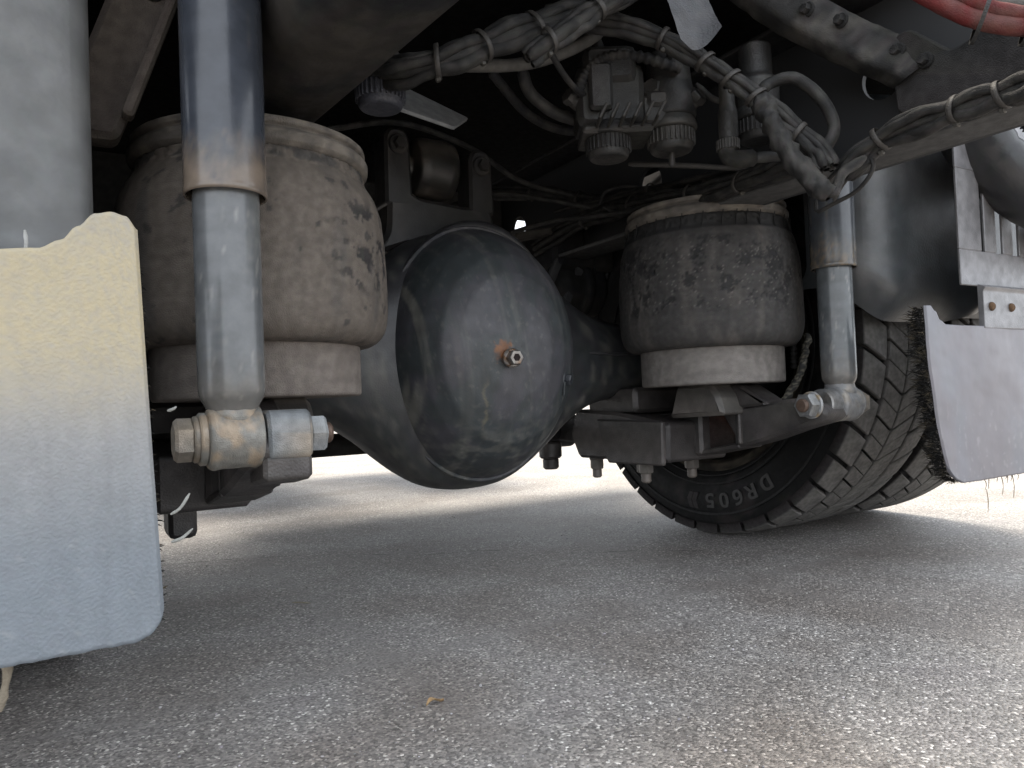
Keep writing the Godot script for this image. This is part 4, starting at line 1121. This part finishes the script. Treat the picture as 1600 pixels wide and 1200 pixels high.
func build_looms() -> void:
	var dust := two(lin(0.019, 0.019, 0.019), lin(0.050, 0.048, 0.045), 30.0, 0.0, 0.4, 2.0)
	var dark := two(lin(0.026, 0.026, 0.027), lin(0.062, 0.059, 0.055), 22.0, 0.1, 0.35, 5.0)
	loom("cable_loom", "thick dusty cable loom rising from the left bracket to the middle of the chassis", [V(-0.332, 1.017, 0.318), V(-0.326, 0.950, 0.436), V(-0.270, 0.949, 0.502), V(-0.188, 0.985, 0.527), V(-0.113, 1.019, 0.548), V(-0.036, 1.052, 0.570), V(0.044, 1.100, 0.595), V(0.097, 1.150, 0.603)], 0.0215, [0.013, 0.0095, 0.008, 0.011, 0.0085, 0.007, 0.010, 0.0075, 0.009], [0.28, 0.42, 0.60, 0.76], dust)
	loom("cable_loom", "short cable pair strapped across the thick loom in the middle", [V(-0.150, 0.945, 0.590), V(-0.103, 0.984, 0.607), V(-0.054, 1.020, 0.625), V(0.010, 1.070, 0.650)], 0.014, [0.011, 0.009, 0.0085, 0.0075, 0.007], [0.25, 0.75], dust)
	loom("cable_loom", "dusty bundle of straight hoses sloping down to the right chassis rail", [V(-0.025, 1.107, 0.459), V(0.021, 1.088, 0.503), V(0.086, 1.065, 0.559), V(0.153, 1.018, 0.615), V(0.199, 0.966, 0.659), V(0.243, 0.910, 0.702), V(0.277, 0.855, 0.738), V(0.305, 0.804, 0.771), V(0.307, 0.765, 0.788)], 0.0155, [0.0095, 0.008, 0.0085, 0.007, 0.0065, 0.008, 0.006], [0.34, 0.47, 0.55, 0.64, 0.80], dust)
	loom("cable_loom", "dusty cable loom bulging along the right chassis rail at the top right", [V(0.350, 0.765, 0.79), V(0.356, 0.800, 0.845), V(0.36, 0.812, 0.90), V(0.36, 0.810, 0.96), V(0.36, 0.808, 1.018), V(0.36, 0.808, 1.064), V(0.36, 0.806, 1.111), V(0.36, 0.80, 1.2)], 0.0185, [0.009, 0.0075, 0.0085, 0.007, 0.008, 0.0065, 0.007, 0.006, 0.0075], [0.17, 0.44, 0.62], dust)
	loom("cable_loom", "dark cable loom along the right rail web, left of the oval hole", [V(0.307, 1.024, -0.325), V(0.390, 0.991, -0.178), V(0.448, 0.945, -0.047), V(0.455, 0.910, 0.053)], 0.016, [0.010, 0.010, 0.009, 0.008, 0.008, 0.007], [0.25, 0.6, 0.9], dust)
	loom("cable_loom", "dark cable loom along the right rail above the right air spring", [V(0.381, 0.838, -0.227), V(0.404, 0.875, -0.051), V(0.406, 0.874, 0.112), V(0.395, 0.856, 0.266), V(0.395, 0.832, 0.427), V(0.379, 0.822, 0.578), V(0.371, 0.820, 0.735)], 0.019, [0.010, 0.008, 0.009, 0.008, 0.007, 0.007, 0.006], [0.2, 0.4, 0.62, 0.8], dust)
	loom("cable_loom", "thin dark loom sloping behind the elbow fitting to the right rail", [V(0.398, 0.906, -0.040), V(0.438, 0.911, 0.138), V(0.435, 0.890, 0.290), V(0.437, 0.869, 0.445), V(0.429, 0.848, 0.593), V(0.384, 0.831, 0.720)], 0.011, [0.007, 0.0065, 0.006, 0.006], [0.3, 0.55, 0.75], dust)
	var m := mat("cable", 0.7)
	var wrap := thing("wrapped_cable", "fat tape-wrapped cable hanging from the hose bundle to the right rail", "cable")
	put("wrap", tube([V(0.216, 0.885, 0.735), V(0.213, 0.866, 0.748), V(0.210, 0.838, 0.762), V(0.211, 0.803, 0.777), V(0.218, 0.763, 0.797), V(0.228, 0.728, 0.82), V(0.238, 0.700, 0.84)], 0.0165, dust, 20, 0.0075, 0.005), mat("cable", 0.7), wrap)
	put("tail", tube([V(0.232, 0.735, 0.815), V(0.240, 0.705, 0.842), V(0.262, 0.722, 0.838), V(0.29, 0.748, 0.83), V(0.335, 0.775, 0.84)], 0.008, dust, 12, 0.002), m, wrap)
	var hoses := [
		["looped black hose arching behind the hose bundle near the right rail", [V(0.262, 0.925, 0.701), V(0.280, 0.940, 0.705), V(0.307, 0.943, 0.733), V(0.337, 0.907, 0.759), V(0.350, 0.859, 0.775), V(0.337, 0.822, 0.775), V(0.300, 0.784, 0.761)], 0.0105, dust],
		["smooth grey hose running level under the thick loom", [V(-0.230, 0.996, 0.405), V(-0.134, 1.001, 0.431), V(-0.052, 1.015, 0.451), V(0.023, 1.047, 0.468), V(0.090, 1.090, 0.481)], 0.0115, two(lin(0.09, 0.088, 0.084), lin(0.13, 0.125, 0.115), 12.0, 0.0, 0.4)],
		["dark hose curving down into the left side of the brake valve", [V(-0.030, 1.035, 0.384), V(-0.006, 0.998, 0.373), V(0.044, 0.966, 0.379), V(0.098, 0.955, 0.388), V(0.138, 0.959, 0.389)], 0.012, dark],
		["dark hose curving into the middle port of the brake valve", [V(0.097, 1.088, 0.461), V(0.102, 1.041, 0.457), V(0.117, 1.006, 0.475), V(0.147, 0.986, 0.485), V(0.187, 0.980, 0.495)], 0.010, dark],
		["dark corrugated hose arching over the brake valve", [V(0.046, 0.971, 0.451), V(0.063, 1.013, 0.462), V(0.094, 1.040, 0.485), V(0.151, 1.040, 0.516), V(0.215, 1.012, 0.558)], 0.010, dark],
		["thin grey wire looped back on the dark loom above the right air spring", [V(0.388, 0.895, 0.075), V(0.397, 0.925, 0.092), V(0.441, 0.933, 0.128), V(0.470, 0.916, 0.159), V(0.457, 0.879, 0.160), V(0.396, 0.863, 0.133), V(0.361, 0.874, 0.12)], 0.0042, dark],
		["thin loose wire loop hanging below the right rail in front of the shock absorber", [V(0.352, 0.735, 0.735), V(0.352, 0.752, 0.744), V(0.352, 0.783, 0.792), V(0.352, 0.787, 0.827), V(0.352, 0.760, 0.842), V(0.352, 0.731, 0.813), V(0.352, 0.720, 0.768), V(0.352, 0.714, 0.734), V(0.352, 0.735, 0.732)], 0.0036, dust],
		["thin loose wire crossing the wire loop below the right rail", [V(0.345, 0.722, 0.772), V(0.345, 0.742, 0.785), V(0.345, 0.765, 0.812), V(0.352, 0.792, 0.842)], 0.0045, dust],
		["frayed dirty strand hanging beside the right air spring piston", [V(0.682, 0.53, 0.452), V(0.675, 0.50, 0.452), V(0.666, 0.474, 0.448), V(0.655, 0.438, 0.444), V(0.640, 0.409, 0.436), V(0.615, 0.37, 0.424)], 0.0085, two(lin(0.03, 0.03, 0.028), lin(0.18, 0.165, 0.13), 130.0, 0.1, 0.15)],
		["slim corrugated breather hose in the dark beside the right air spring", [V(0.80, 0.57, 0.32), V(0.80, 0.51, 0.318), V(0.80, 0.455, 0.316)], 0.008, lin(0.05, 0.05, 0.05)],
		["second dark cable along the top of the loom by the right rail", [V(0.40, 0.93, -0.15), V(0.43, 0.925, 0.05), V(0.44, 0.905, 0.22), V(0.41, 0.875, 0.40), V(0.40, 0.86, 0.6)], 0.006, dark],
		["thin black cable drooping from the thick loom past the left hose into the valve", [V(-0.10, 1.02, 0.55), V(-0.02, 0.985, 0.50), V(0.05, 0.975, 0.46), V(0.10, 0.99, 0.44), V(0.13, 1.02, 0.43)], 0.0055, dark],
		["thin black cable crossing behind the axle lugs towards the right rail", [V(-0.30, 1.00, 0.02), V(-0.10, 1.07, -0.05), V(0.10, 1.05, -0.08), V(0.26, 0.99, -0.10), V(0.40, 0.95, -0.05)], 0.0070, dust],
		["second thin cable crossing lower behind the axle lugs", [V(0.10, 0.93, -0.20), V(0.22, 0.96, -0.14), V(0.33, 0.93, -0.05), V(0.42, 0.90, 0.02)], 0.0065, dust],
		["thin cable strung above the right air spring from the axle to the rail", [V(0.20, 0.84, -0.15), V(0.29, 0.86, 0.0), V(0.37, 0.85, 0.16), V(0.39, 0.845, 0.34), V(0.385, 0.84, 0.5)], 0.0060, dust],
		["black cable hanging in a shallow bow between the valve and the elbow fitting", [V(0.25, 0.99, 0.56), V(0.265, 0.955, 0.585), V(0.28, 0.95, 0.60), V(0.30, 0.965, 0.615)], 0.0055, dust],
		["black cable running up from the valve top to the hose bundle", [V(0.20, 1.00, 0.50), V(0.205, 1.03, 0.53), V(0.19, 1.05, 0.56), V(0.16, 1.055, 0.585)], 0.0065, dust],
		["thin black cable hugging the hose bundle from above", [V(0.05, 1.10, 0.53), V(0.12, 1.065, 0.575), V(0.18, 1.01, 0.63), V(0.23, 0.95, 0.675), V(0.27, 0.89, 0.715)], 0.0050, dark],
		["black cable sagging across the dark chassis behind the brake valve", [V(-0.05, 1.06, 0.30), V(0.10, 1.02, 0.22), V(0.25, 1.02, 0.2), V(0.42, 1.06, 0.3)], 0.010, dark],
	]
	for h in hoses:
		var rough: float = h[2] * 0.06
		var ripple := 0.0
		if "corrugated" in h[0]:
			ripple = 0.0012
		if "frayed" in h[0]:
			rough = h[2] * 0.8
		var step := 0.003 if ripple > 0 else (0.004 if "frayed" in h[0] else 0.010)
		var o := put("hose" if h[2] > 0.007 else "wire", tube(h[1], h[2], h[3], 14, rough, step, ripple), mat("cable", 0.7), self)
		tag(o, h[0], "hose" if h[2] > 0.007 else "wire")
	# black tape flag over the hose bundle
	var tape := grid(12, 16, func(u: float, v: float) -> Vector3:
		var a := V(0.012, 1.06, 0.712).lerp(V(0.075, 1.055, 0.752), u)
		var b := V(0.036, 0.950, 0.738).lerp(V(0.090, 0.965, 0.770), u)
		var p := a.lerp(b, v)
		return p + Vector3(-0.3, 0, 0.8) * (0.007 * sin(u * 4.0 + v * 3.0) + 0.004 * fb(p, 30.0)) - Vector3(0, 0.022, 0) * v * maxf(0.0, sin(u * PI)), two(lin(0.030, 0.031, 0.036), lin(0.05, 0.05, 0.054), 20.0, 0.1, 0.3))
	var tp := put("tape_flag", tape, mat("paint", 0.4, 0.0, 0.5, 0.2, 0.02), self)
	tag(tp, "loose flag of black tape hanging in front of the hose bundle", "tape")
	# red cables at the top right
	var red := two(lin(0.12, 0.018, 0.017), lin(0.12, 0.048, 0.042), 16.0, 0.05, 0.3)
	var grey := two(lin(0.075, 0.072, 0.066), lin(0.125, 0.118, 0.108), 20.0, 0.0, 0.3)
	var rl := thing("red_cable_bundle", "red and grey battery cables bundled at the top right corner", "cable loom")
	for q in [[0.0, 0.0, 0.0115, 0], [0.016, -0.004, 0.0105, 1], [0.030, 0.004, 0.0105, 1], [0.044, -0.002, 0.0115, 0], [0.02, 0.018, 0.0105, 0], [0.05, 0.02, 0.01, 1]]:
		var o: Vector3 = Vector3(0.55, 0.6, -0.3) * q[0] + Vector3(0, 0, 1) * q[1]
		put("cable", tube([V(0.180, 0.972, 0.99) + o, V(0.202, 0.934, 1.010) + o, V(0.226, 0.901, 1.038) + o, V(0.250, 0.876, 1.065) + o, V(0.285, 0.859, 1.101) + o, V(0.335, 0.852, 1.145) + o, V(0.40, 0.855, 1.2) + o], q[2], red if q[3] == 0 else grey, 14, 0.0012), m, rl)
	for q in [V(0.255, 0.884, 1.066), V(0.30, 0.874, 1.105)]:
		put("zip_tie", bake(s_lathe([Vector2(0.033, -0.0025), Vector2(0.036, -0.0025), Vector2(0.036, 0.0025), Vector2(0.033, 0.0025)], 24), lin(0.03, 0.03, 0.03)), mat("valve", 0.6), rl, Transform3D(along(Vector3(0.6, -0.35, 0.75), Vector3.ZERO).basis, q))

# ---------------------------------------------------------------- slotted plate and duct on the right
func build_right_side() -> void:
	var p := thing("slotted_plate", "bright grey metal plate with upright slots behind the right mud flap", "plate", Vector3(0.90, 0.53, 0.735))
	var m := mat("plate", 0.42, 0.25, 0.5, 0.3, 0.02)
	var silver := two(lin(0.20, 0.20, 0.215), lin(0.245, 0.245, 0.255), 5.0, 0.0, 0.5, 3.0)
	var edges := [-0.10, -0.013, 0.002, 0.048, 0.076, 0.118, 0.146, 0.19, 0.216, 0.30]
	for k in range(0, edges.size(), 2):
		var w: float = edges[k + 1] - edges[k]
		put("bar", bake(s_box(w, 0.17, 0.006, 0.0015), silver), m, p, at(edges[k] + w * 0.5, 0.235, 0))
	put("lower_band", bake(s_box(0.40, 0.075, 0.006, 0.0015), silver), m, p, at(0.10, 0.1125, 0))
	put("upper_band", bake(s_box(0.40, 0.20, 0.006, 0.0015), silver), m, p, at(0.10, 0.42, 0))
	var strip := put("clamp_strip", bake(s_prism(rounded([Vector2(0.0, -0.034), Vector2(0.012, -0.034), Vector2(0.012, 0.045), Vector2(0.018, 0.052), Vector2(0.0, 0.06)], 0.003, 2), 0.50, 0.001), silver), m, p, Transform3D(SIDE, Vector3(0.19, 0.017, 0.012)))
	for k in 6:
		put("rivet", bake(s_lathe([Vector2(0.0095, 0.0), Vector2(0.009, 0.003), Vector2(0.006, 0.006), Vector2(0.0, 0.007)], 14), two(lin(0.16, 0.10, 0.06), lin(0.09, 0.06, 0.045), 80.0, 0.0, 0.3)), mat("dusty", 0.95), strip, Transform3D(Basis(Vector3(0, 0, -1), Vector3(1, 0, 0), Vector3(0, -1, 0)), Vector3(0.0125, 0.012, 0.222 - 0.080 * k)))
	var ang := put("angle_bracket", bake(s_prism(rounded([Vector2(0.0, 0.0), Vector2(0.05, -0.05), Vector2(0.2, -0.05), Vector2(0.2, 0.13), Vector2(0.06, 0.11), Vector2(-0.012, 0.04)], 0.01), 0.012, 0.003), silver), m, p, at(0.175, 0.165, 0.014))
	put("bolt", bake(join([s_cyl(0.013, 0.006, 20), xf(s_hex(0.011, 0.014), at(0, 0.008, 0))]), lin(0.13, 0.09, 0.065)), mat("dusty", 0.95), ang, Transform3D(AX_Z, Vector3(0.05, 0.0, 0.008)))
	# big black duct in front of it
	var duct := thing("air_duct", "fat smooth black duct curving down in front of the slotted plate", "duct")
	put("duct", grid(40, 60, func(u: float, v: float) -> Vector3:
		var c := curve_at([V(0.85, 1.12, 0.70), V(0.868, 1.0, 0.715), V(0.912, 0.880, 0.75), V(0.985, 0.790, 0.80), V(1.09, 0.745, 0.85), V(1.25, 0.73, 0.88)], v)
		var a := TAU * u
		var r := 0.061 - 0.006 * cos(2.0 * a)
		if absf(v - 0.40) < 0.014:
			r -= 0.003
		var d := (curve_at([V(0.85, 1.12, 0.70), V(0.868, 1.0, 0.715), V(0.912, 0.880, 0.75), V(0.985, 0.790, 0.80), V(1.09, 0.745, 0.85), V(1.25, 0.73, 0.88)], v + 0.02) - c).normalized() if v < 0.97 else Vector3(0.95, -0.1, 0.2).normalized()
		var x := d.cross(Vector3(0, 0, 1)).normalized()
		return c + (x * cos(a) + d.cross(x) * sin(a)) * r, two(lin(0.030, 0.031, 0.034), lin(0.05, 0.05, 0.052), 6.0, 0.1, 0.4), true), mat("plastic", 0.40), duct)
	var sleeve := put("corrugated_sleeve", tube([V(0.895, 1.08, 0.775), V(0.935, 0.985, 0.79), V(0.975, 0.915, 0.815), V(1.03, 0.855, 0.85), V(1.09, 0.81, 0.88)], 0.0115, lin(0.022, 0.022, 0.024), 18, 0.0, 0.0021, 0.0018), mat("plastic", 0.40), self)
	tag(sleeve, "thin black corrugated cable sleeve running along the fat duct", "cable sleeve")
	# lamp carrier at the edge of the picture
	var lc := thing("lamp_carrier", "bright curved metal carrier above the slotted plate at the right edge", "bracket", Vector3(1.17, 0.93, 0.70))
	put("carrier_plate", bake(s_prism(rounded([Vector2(-0.14, 0.0), Vector2(0.25, -0.03), Vector2(0.25, 0.12), Vector2(-0.05, 0.14), Vector2(-0.14, 0.08)], 0.04), 0.012, 0.004), silver), m, lc)
	put("carrier_lip", tube([V(-0.15, -0.005, 0.01), V(0.0, -0.02, 0.02), V(0.25, -0.04, 0.02)], 0.012, silver, 12), m, lc)
	put("recess", bake(s_prism(rounded([Vector2(-0.07, 0.03), Vector2(0.03, 0.0), Vector2(0.10, 0.03), Vector2(0.02, 0.08), Vector2(-0.05, 0.085)], 0.02), 0.006, 0.002), lin(0.02, 0.02, 0.022)), mat("plastic", 0.40), lc, at(0.0, 0.02, 0.008))

# ---------------------------------------------------------------- what stands farther forward
func build_front() -> void:
	var dark := two(lin(0.022, 0.022, 0.023), lin(0.05, 0.046, 0.042), 5.0, 0.1, 0.3, 2.0)
	var m := mat("chassis", 0.62)
	var sb := put("stabiliser_bar", tube([V(-0.56, 0.33, -0.10), V(-0.55, 0.31, -0.30), V(-0.48, 0.305, -0.36), V(-0.2, 0.305, -0.37), V(0.2, 0.305, -0.37), V(0.48, 0.305, -0.36), V(0.55, 0.31, -0.30), V(0.56, 0.33, -0.10)], 0.030, dark, 20, 0.0, 0.02), m, self)
	tag(sb, "dark stabiliser bar running across below the axle, behind the domed cover", "bar")
	var tb := thing("added_tool_box", "dark box added ahead of the right wheels to block bright sky", "tool box", Vector3(0.98, 0.76, -1.05))  # added box, closes a gap where bright sky showed through
	put("box", bake(s_box(0.98, 0.52, 0.30, 0.02), dark), m, tb)
	put("door", bake(s_box(0.86, 0.42, 0.02, 0.006), dark), m, tb, at(0, 0, 0.158))
	var bc := thing("brake_chamber", "dark brake chamber with its bracket between the axle and the right air spring", "brake chamber", Vector3(0.50, 0.78, -0.22))
	put("bracket", bake(s_box(0.22, 0.12, 0.16, 0.012), dark), m, bc, at(0, 0.05, 0))
	put("seam", bake(s_box(0.006, 0.13, 0.166, 0.002), dark), m, bc, at(0.03, 0.05, 0))
	put("chamber", bake(s_lathe(soft([Vector2(0, -0.10), Vector2(0.07, -0.10), Vector2(0.085, -0.07), Vector2(0.085, -0.015), Vector2(0.095, -0.010), Vector2(0.095, 0.01), Vector2(0.085, 0.015), Vector2(0.085, 0.06), Vector2(0.05, 0.09), Vector2(0, 0.09)], 0.01), 40), dark), m, bc, Transform3D(AX_X, Vector3(0.01, -0.055, 0.0)))
	put("arm_plate", bake(s_box(0.30, 0.022, 0.05, 0.004), two(lin(0.06, 0.058, 0.055), lin(0.1, 0.09, 0.08), 8.0, 0.0, 0.3)), m, bc, Transform3D(Basis(Vector3(0, 0, 1), 0.22), Vector3(-0.09, 0.10, 0.06)))
	for k in 2:
		put("strut", bake(s_box(0.026, 0.24, 0.02, 0.004), lin(0.075, 0.075, 0.08)), m, bc, Transform3D(Basis(Vector3(0, 0, 1), -0.5), Vector3(-0.13 + 0.055 * k, -0.06 - 0.05 * k, 0.07)))
	var gb := thing("gearbox", "dark gearbox and engine mass ahead of the axle", "gearbox", Vector3(0, 0.8, -2.3))
	put("casing", bake(join([s_box(0.62, 0.55, 1.3, 0.06), xf(s_box(0.80, 0.7, 0.9, 0.08), at(0, 0.1, -1.0))]), dark), m, gb)
	put("propeller_shaft", bake(s_cyl(0.055, 1.25, 24), dark), m, gb, Transform3D(AX_Z, Vector3(0, -0.25, 1.2)))
	for s in [-1.0, 1.0]:
		var ft := thing("fuel_tank", ("right" if s > 0 else "left") + " fuel tank ahead of the rear wheels", "tank", Vector3(s * 0.97, 0.82, -2.2), "fuel tanks")
		put("tank", bake(s_box(0.56, 0.56, 1.1, 0.07), lin(0.05, 0.05, 0.052)), m, ft)
		put("strap", bake(s_box(0.58, 0.58, 0.05, 0.015), lin(0.03, 0.03, 0.03)), m, ft, at(0, 0, 0.35))
		put("strap", bake(s_box(0.58, 0.58, 0.05, 0.015), lin(0.03, 0.03, 0.03)), m, ft, at(0, 0, -0.35))
	var bb := thing("added_battery_box", "dark box added ahead of the left wheels to block the light behind", "battery box", Vector3(-0.78, 0.86, -1.05))  # added box, blocks light showing left of the left shock absorber
	put("box", bake(s_box(0.62, 0.72, 0.30, 0.02), dark), m, bb)
	put("lid", bake(s_box(0.65, 0.05, 0.33, 0.015), dark), m, bb, at(0, 0.38, 0))
	for k in 2:
		var tank := thing("added_air_tank", ["upper", "lower"][k] + " dark tank shape lying across the chassis, added to cover bright sky ahead of the axle", "tank", Vector3(0.12, 0.98 - 0.30 * k, -1.05 - 0.12 * k), "air tanks")  # added dark tanks, cover the bright gap right of the domed cover
		put("shell", bake(s_lathe(soft([Vector2(0, -0.42), Vector2(0.10, -0.40), Vector2(0.145, -0.34), Vector2(0.145, 0.34), Vector2(0.10, 0.40), Vector2(0, 0.42)], 0.03), 40), dark), m, tank, Transform3D(AX_X, Vector3.ZERO))
		for x in [-0.25, 0.25]:
			put("strap", bake(s_lathe([Vector2(0.144, -0.015), Vector2(0.149, -0.015), Vector2(0.149, 0.015), Vector2(0.144, 0.015)], 40), dark), m, tank, Transform3D(AX_X, Vector3(x, 0, 0)))
	var cab := put("cab_rear_wall", bake(s_box(2.2, 0.95, 0.1, 0.03), lin(0.02, 0.02, 0.021)), m, self, at(0, 1.03, -2.9))
	tag(cab, "dark rear wall of the cab far ahead of the axle", "cab wall")
